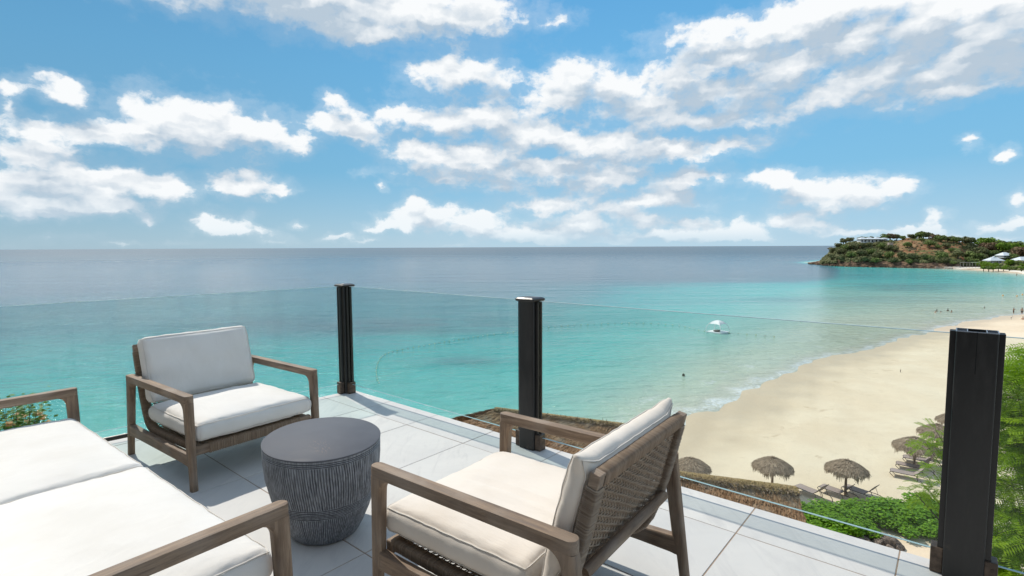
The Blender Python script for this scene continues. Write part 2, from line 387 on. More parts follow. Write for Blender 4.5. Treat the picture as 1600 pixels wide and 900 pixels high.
# ------------------------------------------------------------------ the villa the terrace belongs to (behind the viewpoint, seen only in the glass)
PW_ = 2.865
def uwbox(mb, u0, u1, w0, w1, z0, z1):
    ps = [uw(u0, w0), uw(u1, w0), uw(u1, w1), uw(u0, w1)]; mb.loft([[(p.x, p.y, Z0 + z0) for p in ps], [(p.x, p.y, Z0 + z1) for p in ps]]); return mb
STUCCO = mat('beige_stucco', lambda t, p: t.set(p.inputs['Base Color'], t.mix(t.noise(t.pos(), 3, 5), (.42, .37, .30), (.50, .44, .36))), rough=.9)
DGLASS = mat('dark_window', None, (.015, .018, .020), .08); DTIM = mat('dark_timber', None, (.07, .045, .03), .6)
vl = thing('villa', 'beige villa front with dark sliding doors behind the viewpoint, faintly mirrored in the railing glass', 'house', uw(0, -2.5) * 1)
vo = vl.location.copy()
def vpart(name, m, *bs, parent=None):
    mb = MB()
    for b in bs: uwbox(mb, *b)
    mb.v = [(x - vo.x, y - vo.y, z - vo.z) for x, y, z in mb.v]; return mb.build(name, m, parent or vl)
vpart('wall', STUCCO, (-6.0, -4.6, -2.75, -2.5, 0, 3.0)); vpart('wall', STUCCO, (4.6, 6.0, -2.75, -2.5, 0, 3.0)); vpart('lintel', STUCCO, (-4.6, 4.6, -2.75, -2.5, 2.5, 3.0))
for i in range(5):
    u0 = -4.6 + i * 1.84; dr = vpart('sliding_door', DGLASS, (u0 + .06, u0 + 1.78, -2.66, -2.64, .06, 2.44))
    for b in ((u0, u0 + .06, -2.70, -2.60, 0, 2.5), (u0 + 1.78, u0 + 1.84, -2.70, -2.60, 0, 2.5), (u0 + .06, u0 + 1.78, -2.70, -2.60, 2.44, 2.5), (u0 + .06, u0 + 1.78, -2.70, -2.60, .002, .06)): vpart('frame', DTIM, b, parent=dr)
vpart('roof', DTIM, (-6.6, 6.6, -6.0, -1.1, 3.002, 3.18)); vpart('room', STUCCO, (-6.0, 6.0, -6.0, -5.8, 0, 3.0))

# ------------------------------------------------------------------ glass railing
PW_ = 2.865
posts = [uw(-4.50, PW_), uw(-2.240, PW_), uw(.075, PW_), uw(2.38, PW_)]
def post(loc, rz, label, cap=True, corner=False):
    r = thing('railing_post', label, 'railing post', loc, rz, 'black posts of the glass railing')
    H = 1.05
    mb = MB(); hx, hy = (.066, .05) if not corner else (.05, .05)
    if cap: mb.loft([rrect(0, 0, hx, hy, .014, z) for z in (0.002, H - .018)])
    else:   # open hollow profile
        o = rrect(0, 0, hx, hy, .006, 0.002); oo = rrect(0, 0, hx, hy, .006, H); ii = rrect(0, 0, hx - .004, hy - .004, .003, H); ib = rrect(0, 0, hx - .004, hy - .004, .003, H - .25)
        mb.loft([o, oo, ii, ib])
    mb.build('post_body', BLACK, r, 35)
    if cap:
        c = MB(); c.loft([rrect(0, 0, hx + .012 + (0 if not corner else .012), hy + .014, .012, H - .018), rrect(0, 0, hx + .018 + (0 if not corner else .012), hy + .018, .014, H - .010), rrect(0, 0, hx + .018 + (0 if not corner else .012), hy + .018, .014, H - .002), rrect(0, 0, hx + .004, hy + .006, .012, H + .007)])
        c.build('cap', BLACK, r, 30)
    else:
        for sx in (-1, 1):
            g = MB()
            g.box((sx * .047 - .016, -.030, H - .24), (sx * .047 + .016, -.027, H + .001)); g.box((sx * .047 - .016, .027, H - .24), (sx * .047 + .016, .030, H + .001))
            g.box((sx * .030 - .0015, -.044, H - .24), (sx * .030 + .0015, .044, H + .001))
            g.build('inner_web', RIM, r)
        MB().box((-.0012, -hy - .0012, H - .17), (.0012, -hy + .001, H - .001)).build('seam_slot', mat('dark_slot', None, (.004, .004, .004), .9), r)
        rimm = MB(); rimm.loft([rrect(0, 0, hx + .0008, hy + .0008, .006, H - .002), rrect(0, 0, hx + .0008, hy + .0008, .006, H + .0015), rrect(0, 0, hx - .003, hy - .003, .003, H + .0015), rrect(0, 0, hx - .003, hy - .003, .003, H - .002)], cap=False)
        rimm.build('cut_edge', RIM, r)
    chans = [(1, 0), (-1, 0)] if not corner else [(math.cos(R(43)), math.sin(R(43))), (math.cos(R(-225 + 2)), -math.sin(R(-225 + 2)))]
    for i, s_ in enumerate((-1, 1)):
        if corner:
            # two channels, one facing each pane
            a = CORNER_DIRS[i]; M = Matrix.Rotation(a - rz, 4, 'Z')
        else: M = Matrix.Rotation(0 if s_ > 0 else PI, 4, 'Z')
        x0 = hx - .004
        ch = MB()
        for yy in (-1, 1): ch.box((x0, yy * .017 - .009, .085), (x0 + .024, yy * .017 + .009, H - .022 if cap else H - .003), M)
        ch.box((x0, -.008, .085), (x0 + .006, .008, H - .022 if cap else H - .003), M)
        ch.build('glass_channel', BLACK, r, bevel=.002)
        br = MB(); br.box((x0 + .002, -.034, .001), (x0 + .046, .034, .112), M)
        b = br.build('base_bracket', BRONZE, r, bevel=.004)
        for zz in (.035, .08): MB().tube([M @ Vector((x0 + .030, -.0335, zz)), M @ Vector((x0 + .030, -.0365, zz))], .005, 8).build('screw', BRONZE, b)
    return r
left_az = math.atan2(-left_d.y, -left_d.x)
CORNER_DIRS = [left_az, A0]
p_corner_az = (left_az + 2 * PI + A0) / 2
post(posts[0], A0 + R(-47) * 0 + R(0), 'capped black corner post where the left and centre glass panes meet', True, True)
post(posts[1], A0, 'capped black post rising behind the front armchair arm, between two glass panes')
post(posts[2], A0, 'large uncapped black post with open hollow top, nearest the camera', cap=False)
post(posts[3], A0, 'black post at the far right end of the glass railing')
p_left = posts[0] + Vector((-left_d.x, -left_d.y, 0)) * 2.62
post(p_left, left_az, 'black post at the left edge beside the flowering bush')
def pane(a, b, label, gap=.085, gm=None):
    d = (b - a); L = d.length; d.normalize(); r = math.atan2(d.y, d.x)
    o = thing('glass_panel', label, 'glass panel', a, r, 'glass panes of the terrace railing')
    x0, x1, z0, z1, y = gap, L - gap, .09, 1.035, .006
    MB().box((x0 + .002, -y, z0 + .002), (x1 - .002, y, z1 - .002)).build('pane', gm or GLASS, o)
    MB().box((x0, -y - .0004, z1 - .0016), (x1, y + .0004, z1 + .0008)).build('polished_edge', GEDGE, o)
    MB().box((x0, -y - .0004, z0 - .0008), (x1, y + .0004, z0 + .0010)).build('polished_edge', GEDGE, o)
    return o
pane(p_left, posts[0], 'clear glass pane behind the white armchair, left of the corner post', gm=GLASS_TEAL)
pane(posts[0], posts[1], 'clear glass pane between the corner post and the middle post', gm=GLASS_TEAL)
pane(posts[1], posts[2], 'long clear glass pane in front of the beach, between middle post and uncapped post')
pane(posts[2], posts[3], 'clear glass pane in front of the green tree, right of the uncapped post')
# picket railing of the floor below
fr = thing('picket_railing', 'black picket railing on the level below, just past the terrace edge', 'railing', (0, 0, 0))
pa, pb = at(112, 697, z=Z0 - .16), at(206, 678, z=Z0 - .16)
MB().tube([pa, pb], (.016, .016), 8).build('top_rail', BLACK, fr)
n_ = 26
for i in range(n_ + 1):
    q = pa.lerp(pb, i / n_)
    MB().tube([q - Vector((0, 0, .95)), q - Vector((0, 0, .01))], .009, 6).build('picket', BLACK, fr)
MB().tube([pa - Vector((0, 0, .93)), pb - Vector((0, 0, .93))], .016, 8).build('bottom_rail', BLACK, fr)
lw = (pb - pa).normalized()
MB().box((0, -.5, -.25), ((pb - pa).length + .1, .5, 0), Matrix.Translation(pa - Vector((0, 0, .96))) @ Matrix.Rotation(math.atan2(lw.y, lw.x), 4, 'Z')).build('ledge', PLASTER, fr)

# ------------------------------------------------------------------ seating
def path_frames(path):
    out = []
    for i, (x, z) in enumerate(path):
        a = path[max(i - 1, 0)]; b = path[min(i + 1, len(path) - 1)]
        d = Vector((b[0] - a[0], 0, b[1] - a[1])).normalized()
        out.append((Vector((x, 0, z)), d, Vector((-d.z, 0, d.x))))   # point, tangent, normal (towards sitter)
    return out
def resample(path, step):
    P = [Vector(p) for p in path]; L = [0]
    for i in range(1, len(P)): L.append(L[-1] + (P[i] - P[i - 1]).length)
    n = max(2, int(L[-1] / step)); out = []
    for i in range(n + 1):
        s_ = L[-1] * i / n; j = 0
        while j < len(P) - 2 and L[j + 1] < s_: j += 1
        out.append(P[j].lerp(P[j + 1], (s_ - L[j]) / (L[j + 1] - L[j])))
    return [(p.x, p.y) for p in out]
def cushion(name, m, parent, cx, cy, cz, hx, hy, hz, crown, lean=0, ears=0, seed=0, r=.034, seam_top=True, crease=None, nx=44, ny=44):
    """a boxed cushion: rounded edges, crowned faces, puckers along the seams, piping on both edge rings"""
    mb = MB(); idx = {}
    def surf(a, b, c):
        p = Vector((a * hx, b * hy, c * hz))
        q = Vector((max(-hx + r, min(hx - r, p.x)), max(-hy + r, min(hy - r, p.y)), max(-hz + r, min(hz - r, p.z))))
        d = p - q
        p = q + d.normalized() * r if d.length > 1e-6 else p
        cr = (1 - abs(a) ** 3.2) * (1 - abs(b) ** 3.2)
        p.z += c * (crown if c < 0 or lean == 0 else crown * .25) * cr
        # sides swell a little
        sw = (1 - abs(c) ** 2) * .010
        if abs(a) > .999: p.x += sw * (1 if a > 0 else -1)
        if abs(b) > .999: p.y += sw * (1 if b > 0 else -1)
        ed = max(0, max(abs(a), abs(b)) - .72) / .28
        k = mn.noise(Vector((a * 9 * hx / .36 + seed, b * 9 * hy / .36, c * 1.5)))
        p.z += c * .0045 * k * ed + .006 * mn.noise(Vector((a * 2.2 + seed, b * 2.2, 3))) * (1 if abs(c) > .9 else 0)
        side = (abs(a) > .97 or abs(b) > .97)
        if side:
            kk = mn.noise(Vector((a * 6 * hx / .36, b * 6 * hy / .36, seed + c * 1.2)))
            if abs(a) > .97: p.x += .004 * kk
            if abs(b) > .97: p.y += .004 * kk
        cor = max(0, abs(a) - .80) / .20 * max(0, abs(b) - .80) / .20
        if cor > 0:
            p += Vector((a, b, 0)) * ears * cor ** 1.5
            if ears > .01: p.z *= 1 - .45 * cor
        if crease and c > .9:
            u0, v0, u1, v1, dep = crease
            A_, B_ = Vector((u0, v0)), Vector((u1, v1)); X = Vector((a, b)); AB = B_ - A_; tt = (X - A_).dot(AB) / AB.dot(AB)
            if -.05 < tt < 1.05:
                dd = (X - A_ - AB * tt).length * hy
                p.z -= dep * math.exp(-(dd / .010) ** 2) * min(1, (tt + .05) * 5) * min(1, (1.05 - tt) * 8)
                p.z += dep * .8 * math.exp(-((dd - .03) / .02) ** 2) * min(1, (tt + .05) * 5)
        return p
    def warp(n):  # more rows near the edges
        return [math.copysign(1 - (1 - abs(s_)) ** 1.6, s_) for s_ in [-1 + 2 * i / n for i in range(n + 1)]]
    gx, gy, gz = warp(nx), warp(ny), warp(8)
    def patch(fn, n1, n2, flip):
        base = len(mb.v)
        for i in n1:
            for j in n2: mb.v.append(tuple(fn(i, j)))
        k = len(n2)
        for i in range(len(n1) - 1):
            for j in range(k - 1):
                q = (base + i * k + j, base + (i + 1) * k + j, base + (i + 1) * k + j + 1, base + i * k + j + 1)
                mb.f.append(q if not flip else q[::-1])
    patch(lambda a, b: surf(a, b, 1), gx, gy, False); patch(lambda a, b: surf(a, b, -1), gx, gy, True)
    patch(lambda a, c: surf(a, 1, c), gx, gz, True); patch(lambda a, c: surf(a, -1, c), gx, gz, False)
    patch(lambda b, c: surf(1, b, c), gy, gz, False); patch(lambda b, c: surf(-1, b, c), gy, gz, True)
    me = mb.mesh(name, m, 180)
    import bmesh
    bm = bmesh.new(); bm.from_mesh(me); bmesh.ops.remove_doubles(bm, verts=bm.verts, dist=.0004); bm.to_mesh(me); bm.free()
    me.polygons.foreach_set('use_smooth', [True] * len(me.polygons))
    M = Matrix.Translation((cx, cy, cz)) @ Matrix.Rotation(lean, 4, 'Y')
    me.transform(M); o = obj(name, me, parent)
    pp = MB()
    for c in (1, -1):
        ring = []
        n = 30
        for i in range(n): ring.append((-1 + 2 * i / n, -1))
        for i in range(n): ring.append((1, -1 + 2 * i / n))
        for i in range(n): ring.append((1 - 2 * i / n, 1))
        for i in range(n): ring.append((-1, 1 - 2 * i / n))
        pts = []
        for a, b in ring + ring[:1]:
            s1 = surf(a, b, c * .72) ; s2 = surf(a * .985, b * .985, c)
            p = s1.lerp(s2, .42) + Vector((a * .0015, b * .0015, c * .002)); pts.append(M @ p)
        pp.tube(pts, .0022, 6, cap=False)
    pp.build('piping', PIPE, o, 180)
    return o

WIDE, DEEP = .855, .92
def seat_frame(root, W, backweave=True):
    hw = W / 2
    # side frames
    for s_ in (-1, 1):
        ya, yb = s_ * (hw - .052), s_ * hw; yc = (ya + yb) / 2; hy = .026
        arm = MB(); ring = []
        def plan(off, z): # long rounded plan of the armrest
            out = []
            L0, L1 = -.46 + off, .46 - off; h = hy - off
            r1 = h * .95
            for qx, qy, a0 in ((L1 - r1, h - r1, 0), (L0 + r1, h - r1, 90), (L0 + r1, -h + r1, 180), (L1 - r1, -h + r1, 270)):
                for i in range(6):
                    a = R(a0 + 18 * i); out.append((qx + math.cos(a) * r1, yc + qy + math.sin(a) * r1, z))
            return out
        arm.loft([plan(.004, .514), plan(.0, .518), plan(.0, .554), plan(.0012, .5585), plan(.005, .560)])
        arm.build('armrest', WX, root, 40)
        # front leg with the swept bracket up into the arm
        def leg(xo_top, xo_bot, xin_w, sgn, rail):
            secs = []
            zs = [0, .004, .06, .135, .150, .22, .30, .40, .455, .470, .482, .492, .500, .507, .513, .5165]
            for z in zs:
                tt = z / .515
                xo = xo_bot + (xo_top - xo_bot) * tt                       # outer face
                w = xin_w + .008 * tt - (.010 if z < .14 else 0)
                rr = .055; fil = 0
                if z > .515 - rr: fil = rr - math.sqrt(max(0, rr * rr - (z - (.515 - rr)) ** 2))
                xi = xo - sgn * (w + fil)
                cx = (xo + xi) / 2; hx = abs(xo - xi) / 2
                hyy = hy - .003 - .004 * (1 - tt)
                secs.append(rrect(cx, yc, hx, hyy, .013 if z > .004 else .010, z, 3))
            l = MB(); l.loft(secs); l.build('leg', WZ, root, 40)
        leg(.459, .472, .050, 1, 0)
        leg(-.459, -.522, .048, -1, 0)
        # side rail low between the legs
        rl = MB()
        y0, y1 = s_ * (hw - .046), s_ * (hw - .008)
        secs = []
        for x, z0, z1 in ((-.468, .138, .222), (-.440, .142, .216), (-.30, .146, .212), (.30, .146, .212), (.400, .142, .214), (.423, .140, .218)):
            secs.append([(x, a, b) for a, b in ((y0, z0), (y1, z0), (y1, z1), (y0, z1))])
        rl.loft(secs); rl.build('side_rail', WX, root, bevel=.006)
    # shell: side members, front bar, top bar, all joined as timber parts
    path = [(.425, .222), (.20, .214), (-.15, .205), (-.25, .207), (-.30, .222), (-.335, .250), (-.360, .290), (-.395, .38), (-.425, .48), (-.455, .60), (-.492, .748)]
    fine = resample(path, .012); fr_ = path_frames(fine); sw = hw - .086
    for s_ in (-1, 1):
        mb = MB(); secs = []
        for i, (p, d, n) in enumerate(fr_):
            y = s_ * sw; a, b = .017, .019
            secs.append([p + Vector((0, y - s_ * b, 0)) - n * a, p + Vector((0, y + s_ * b, 0)) - n * a, p + Vector((0, y + s_ * b, 0)) + n * a, p + Vector((0, y - s_ * b, 0)) + n * a])
        mb.loft(secs); mb.build('shell_rail', WX, root, bevel=.003)
    p, d, n = fr_[-3]
    tb = MB(); y0 = sw - .019
    tb.loft([[p + Vector((0, y, 0)) + d * a + n * b for a, b in ((-.018, -.016), (.018, -.016), (.018, .016), (-.018, .016))] for y in (-y0, y0)])
    tb.build('top_bar', WY, root, bevel=.004)
    fb = MB(); fb.box((.396, -(hw - .052), .192), (.430, hw - .052, .246)); fb.build('front_bar', WY, root, bevel=.006)
    cb = MB(); cb.tube([(-.434, -sw + .02, .408), (-.434, sw - .02, .408)], .019, 10); cb.build('crossbar', WY, root, 60)
    # cord wrapped round the rails
    wr = MB(); step = .0062
    dense = resample(path, step); fd = path_frames(dense)
    rg = random.Random(3)
    for s_ in (-1, 1):
        for i, (p, d, n) in enumerate(fd):
            if i < 3 or i > len(fd) - 9: continue
            j = rg.uniform(-.0007, .0007); g_ = rg.uniform(0, .0010); a, b = .0215 + g_, .0235 + g_; y = s_ * sw
            tilt = d * rg.uniform(-.0012, .0012)
            ring = [p + d * j + Vector((0, y + cy_ * b, 0)) + n * (cz_ * a) + tilt * cz_ for cy_, cz_ in ((1, .7), (.7, 1), (-.7, 1), (-1, .7), (-1, -.7), (-.7, -1), (.7, -1), (1, -.7))]
            N0 = len(wr.v)
            for q in ring:
                c_ = Vector((p.x, y, p.z)); o_ = (q - c_).normalized()
                wr.v += [tuple(q - o_ * .003 - d * .0030), tuple(q + o_ * .0012), tuple(q - o_ * .003 + d * .0030)]
            for k in range(8):
                a_, b_ = N0 + k * 3, N0 + (k + 1) % 8 * 3
                wr.f += [(a_, b_, b_ + 1, a_ + 1), (a_ + 1, b_ + 1, b_ + 2, a_ + 2)]
    # top bar and front bar wraps
    for (c0, dd, nn, ha, hb, yl, st) in ((fr_[-3][0], fr_[-3][1], fr_[-3][2], .0225, .0205, sw - .022, .0064), (Vector((.413, 0, .219)), Vector((0, 0, 1)), Vector((1, 0, 0)), .031, .0215, hw - .135, .0085)):
        m_ = int(2 * yl / st)
        for i in range(m_ + 1):
            y = -yl + 2 * yl * i / m_ + rg.uniform(-.0012, .0012); g_ = rg.uniform(0, .001)
            ring = [c0 + Vector((0, y, 0)) + dd * (ca * (ha + g_)) + nn * (cb_ * (hb + g_)) for ca, cb_ in ((1, .6), (.7, 1), (-.7, 1), (-1, .6), (-1, -.6), (-.7, -1), (.7, -1), (1, -.6))]
            N0 = len(wr.v); tl = rg.uniform(-.001, .001)
            for k, q in enumerate(ring):
                o_ = (q - c0 - Vector((0, y, 0))).normalized(); e = Vector((0, .0036, 0)); sh = Vector((0, tl * (1 if k in (0, 1, 2, 7) else -1), 0))
                wr.v += [tuple(q - o_ * .003 - e + sh), tuple(q + o_ * .0012 + sh), tuple(q - o_ * .003 + e + sh)]
            for k in range(8):
                a_, b_ = N0 + k * 3, N0 + (k + 1) % 8 * 3
                wr.f += [(a_, a_ + 1, b_ + 1, b_), (a_ + 1, a_ + 2, b_ + 2, b_ + 1)]
    wr.build('cord_wrapping', CORD, root, 60, kind='stuff')
    # woven panel
    wv = MB(); inner = sw - .012
    if backweave:
        nV = int(2 * inner / .0265); bp = resample(path, .0145); fb_ = path_frames(bp)
        ys = [-inner + 2 * inner * (i + .5) / nV for i in range(nV)]
        lo, hi = 4, len(fb_) - 5
        for k, y in enumerate(ys):           # the long strands, in pairs
            for dy_ in (-.0042, .0042):
                pts = [fb_[i][0] + Vector((0, y + dy_, 0)) + fb_[i][2] * (.0028 * (1 if (i + k) % 2 else -1) - .004) for i in range(lo, len(fb_) - 3)]
                wv.tube(pts, (.0034, .0026), 4, cap=False, flat=(0, 1, 0))
        for i in range(lo, hi):              # the cross strands
            p, d, n = fb_[i]; pts = []
            for j in range(nV * 2 + 1):
                y = -inner - .006 + (2 * inner + .012) * j / (nV * 2)
                ph = 0 if j % 2 == 0 else (1 if (i + j // 2) % 2 else -1)
                pts.append(p + Vector((0, y, 0)) - n * (.0045 * ph + .004) + d * mn.noise(Vector((y * 9, i * .3, 0))) * .004)
            wv.tube(pts, (.0033, .0033), 4, cap=False)
        wv.build('woven_panel', CORD, root, 180, kind='stuff')
    else:
        MB().loft([[p + Vector((0, y, 0)) + n * h for (y, h) in ((-inner, -.006), (inner, -.006), (inner, .002), (-inner, .002))] for p, d, n in fr_[3:-2]]).build('woven_panel', CORD, root)

def chair(loc, rz, label, cm, seed, crease=None, ears=0, back=(-.345, 0, .588, .214, .350, .052)):
    r = thing('armchair', label, 'armchair', loc, rz, 'low timber armchairs on the terrace')
    seat_frame(r, WIDE)
    cushion('seat_cushion', cm, r, .098, 0, .326, .345, .366, .056, .030, 0, .004, seed, crease=crease)
    cushion('back_cushion', cm, r, *back, .022, -R(105) , ears, seed + 5)
    return r
def to_z(v): return Vector((v[0], v[1], Z0))
chair(to_z((-1.971, 3.569)), R(-36.43), 'timber armchair with plump white cushions facing right, by the corner post', CUSH_W, 1)
chair(to_z((.0642, 2.0643)), R(142.66), 'timber armchair with cream cushions seen from behind, woven cord back showing', CUSH_C, 11, (-.78, .07, .55, .10, .010), .030, (-.385, .022, .578, .200, .335, .042))
sofa = thing('sofa', 'timber two-seat sofa with bright white cushions in the lower left corner', 'sofa', to_z((-1.988, 2.088)), R(52.3))
seat_frame(sofa, 2.456, False)
for s_ in (-1, 1):
    cushion('seat_cushion', CUSH_W, sofa, .075, s_ * .583, .338, .345, .576, .060, .036, 0, .004, 20 + s_, nx=50, ny=70)
    cushion('back_cushion', CUSH_W, sofa, -.350, s_ * .583, .588, .214, .570, .056, .026, -R(105), .01, 30 + s_)

# ------------------------------------------------------------------ carved drum table
def stone_top(t, p):
    n = t.noise(t.coord(), 5, 6, .6); c = t.mix(t.mapr(n, .35, .7), (.088, .094, .112), (.112, .120, .140))
    v = t.vm('MULTIPLY', t.coord(), (1, 1, 1))
    s1 = t.vm('LENGTH', t.vm('MULTIPLY', t.vm('SUBTRACT', v, (-.135, .03, .46)), (7, 16, 0)))
    sc = t.noise(t.vm('MULTIPLY', v, (14, 60, 1)), 2.2, 5, .65)
    c = t.mix(t.math('MULTIPLY', t.mapr(s1, 1.0, .3), t.mapr(sc, .52, .66, 0, .7)), c, (.22, .17, .15))
    t.set(p.inputs['Base Color'], c); t.set(p.inputs['Roughness'], t.mapr(n, .3, .7, .62, .75))
STOP = mat('dark_stone_top', stone_top, spec=.3)
def stone_side(t, p):
    n = t.noise(t.coord(), 9, 6, .65); i = t.island(); h = t.noise(t.vm('MULTIPLY', t.coord(), (40, 40, 6)), 3, 4, .6)
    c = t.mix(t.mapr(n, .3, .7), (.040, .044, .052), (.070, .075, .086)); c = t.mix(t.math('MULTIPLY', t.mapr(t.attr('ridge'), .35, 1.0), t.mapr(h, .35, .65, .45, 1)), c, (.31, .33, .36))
    t.set(p.inputs['Base Color'], c); t.set(p.inputs['Normal'], t.bump(h, .4, .002))
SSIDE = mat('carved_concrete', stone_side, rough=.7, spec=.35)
tb = thing('side_table', 'dark grey oval drum table with finely carved sides between the chairs', 'side table', to_z((-.946, 2.577)), R(118.9))
RA, RB = .315, .276
def prof(z):
    pts = [(0, .165), (.010, .182), (.05, .205), (.12, .238), (.2, .266), (.3, .291), (.38, .299), (.46, .300)]
    for (a, b), (c, d) in zip(pts, pts[1:]):
        if z <= c: return b + (d - b) * (z - a) / (c - a)
    return .3
NA = 900
def drum_ring(z, off):
    k = prof(z) / .3
    out = []
    for j in range(NA):
        a = 2 * PI * j / NA; o_ = off(a); out.append(((RA * k + o_) * math.cos(a), (RB * k + o_) * math.sin(a), z))
    return out
body = MB(); secs = []; ridge = []
zs = []; z = 0
while z < .4575: zs.append(z); z += .0016 if (z > .42 or .16 < z < .222) else .0045
NL = 150
for z in zs:
    def groove(a, z=z):
        if z < .010 or z > .452: return 0
        if z > .424 or .165 < z < .218:
            ph = z / (.0082 if z > .424 else .0088) + .35 * mn.noise(Vector((math.cos(a) * 2.5, math.sin(a) * 2.5, z * 40)))
            return max(0, math.sin(2 * PI * ph)) ** .8
        s_ = 1 if z > .2 else -.8
        ph = NL * a + z * 40 * s_ + 2.0 * mn.noise(Vector((math.cos(a) * 5, math.sin(a) * 5, z * 7 + (9 if z > .2 else 0)))) + .8 * mn.noise(Vector((math.cos(a) * 30, math.sin(a) * 30, z * 25)))
        return max(0, math.sin(ph)) ** .7 * (.65 + .35 * mn.noise(Vector((math.cos(a) * 14, math.sin(a) * 14, z * 12))))
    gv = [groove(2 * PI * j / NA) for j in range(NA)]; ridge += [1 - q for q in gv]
    it = iter(gv); secs.append(drum_ring(z, lambda a: -.0048 * next(it) + .0015 * 0))
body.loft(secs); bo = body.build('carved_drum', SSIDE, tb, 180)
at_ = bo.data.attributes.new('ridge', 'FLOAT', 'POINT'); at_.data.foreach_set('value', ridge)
top = MB(); top.loft([drum_ring(.4575, lambda a: -.004), drum_ring(.4575, lambda a: .0012), drum_ring(.4630, lambda a: .0018), drum_ring(.4655, lambda a: -.0015)])
top.build('table_top', STOP, tb, 40)
# ------------------------------------------------------------------ the bay: shoreline, water, sand
SHORE = [(-900,-260),(-300,-60),(-120,5),(-60,24),(-30,31),(-5,37),(8,41.5),(14.6,45.8),(17.9,51.2),(22.9,56.5),(29.1,61),(34.3,67.6),(48.3,79.2),(67.4,92.2),(97.6,114.9),(122.9,128.2),(180,160),(250,212),(284,262),(296,303),(306,334),
 (314,376),(311,392),(303.5,419.6),(298,455),(293.6,485),(289,505),(300,545),(360,610),(600,760),(2500,1200)]
LANDPOLY = SHORE + [(2500,-900),(-900,-900)]
def shore_dist(X, Y):
    """signed distance to the shoreline, positive out at sea"""
    best = np.full(X.shape, 1e9); ins = np.zeros(X.shape, bool)
    for (ax, ay), (bx, by) in zip(SHORE, SHORE[1:]):
        dx, dy = bx - ax, by - ay; t = np.clip(((X - ax) * dx + (Y - ay) * dy) / (dx * dx + dy * dy), 0, 1)
        best = np.minimum(best, np.hypot(X - ax - t * dx, Y - ay - t * dy))
    n = len(LANDPOLY)
    for i in range(n):
        (ax, ay), (bx, by) = LANDPOLY[i], LANDPOLY[(i + 1) % n]
        if ay == by: continue
        c = ((ay > Y) != (by > Y)) & (X < (bx - ax) * (Y - ay) / (by - ay) + ax); ins ^= c
    return np.where(ins, -best, best)
def wob(X, Y):
    return (1.0 * np.sin(X * .35 + 1.7 * np.sin(Y * .11)) + .8 * np.sin(X * .13 - Y * .21 + 2) + .5 * np.sin(X * .9 + Y * .5) + .35 * np.sin(1.9 * X - 1.1 * Y + 1)) * .75
def grid_mesh(name, X, Y, Z, m, attrs=None, keep=None):
    h, w = X.shape; co = np.stack([X, Y, Z], -1).reshape(-1, 3)
    i = np.arange(h - 1)[:, None] * w + np.arange(w - 1)[None, :]
    q = np.stack([i, i + 1, i + w + 1, i + w], -1).reshape(-1, 4)
    if keep is not None: q = q[keep[:-1, :-1].reshape(-1)]
    me = bpy.data.meshes.new(name); me.from_pydata(co.tolist(), [], q.tolist())
    me.polygons.foreach_set('use_smooth', [True] * len(me.polygons)); me.materials.append(m)
    for k, v in (attrs or {}).items():
        at_ = me.attributes.new(k, 'FLOAT', 'POINT'); at_.data.foreach_set('value', v.reshape(-1).astype(np.float32))
    return me
azs = np.radians(np.linspace(-100, 100, 620)); rs = np.concatenate([np.geomspace(12, 700, 420), np.geomspace(720, 90000, 60)])
RR, AA = np.meshgrid(rs, azs, indexing='ij'); AA = -AA
X = RR * np.sin(AA); Y = RR * np.cos(AA)
sdist = shore_dist(X, Y)
s_w = sdist + wob(X, Y) * np.clip(1 - RR / 600, 0, 1)
# how deep it looks: the bay to the right stays shallow far out, the open sea on the left drops away
bay = np.clip((X / np.maximum(Y, 1) - .02) / .55, 0, 1)
depth = np.clip(sdist, 0, None) * (1.0 - .80 * bay ** .8) * np.where(RR > 230, 1 + (RR - 230) / 95, 1)
def blob(px, py, rx, ry):
    p = at(px, py, 0); hy = 386.1 - .0047 * (px - 800) * 1
    u = (X / np.maximum(Y, 1) * F + 800 - px) / rx
    Dp = 17 * F / np.maximum(Y, 1) + hy - .004 * 0
    v = (Dp - py) / ry
    return np.exp(-(u * u + v * v)) * (Y > 5)
depth = depth * (1 + 6 * np.clip((.62 - X / np.maximum(Y, 1)) / .08, 0, 1) * np.clip((RR - 260) / 120, 0, 1))
weed = 0.8 * blob(640, 508, 260, 16) + .7 * blob(420, 505, 220, 14) + .6 * blob(1410, 449, 90, 6) + .5 * blob(720, 566, 70, 9) + .5 * blob(1180, 432, 200, 5) + .4 * blob(1250, 468, 170, 5)
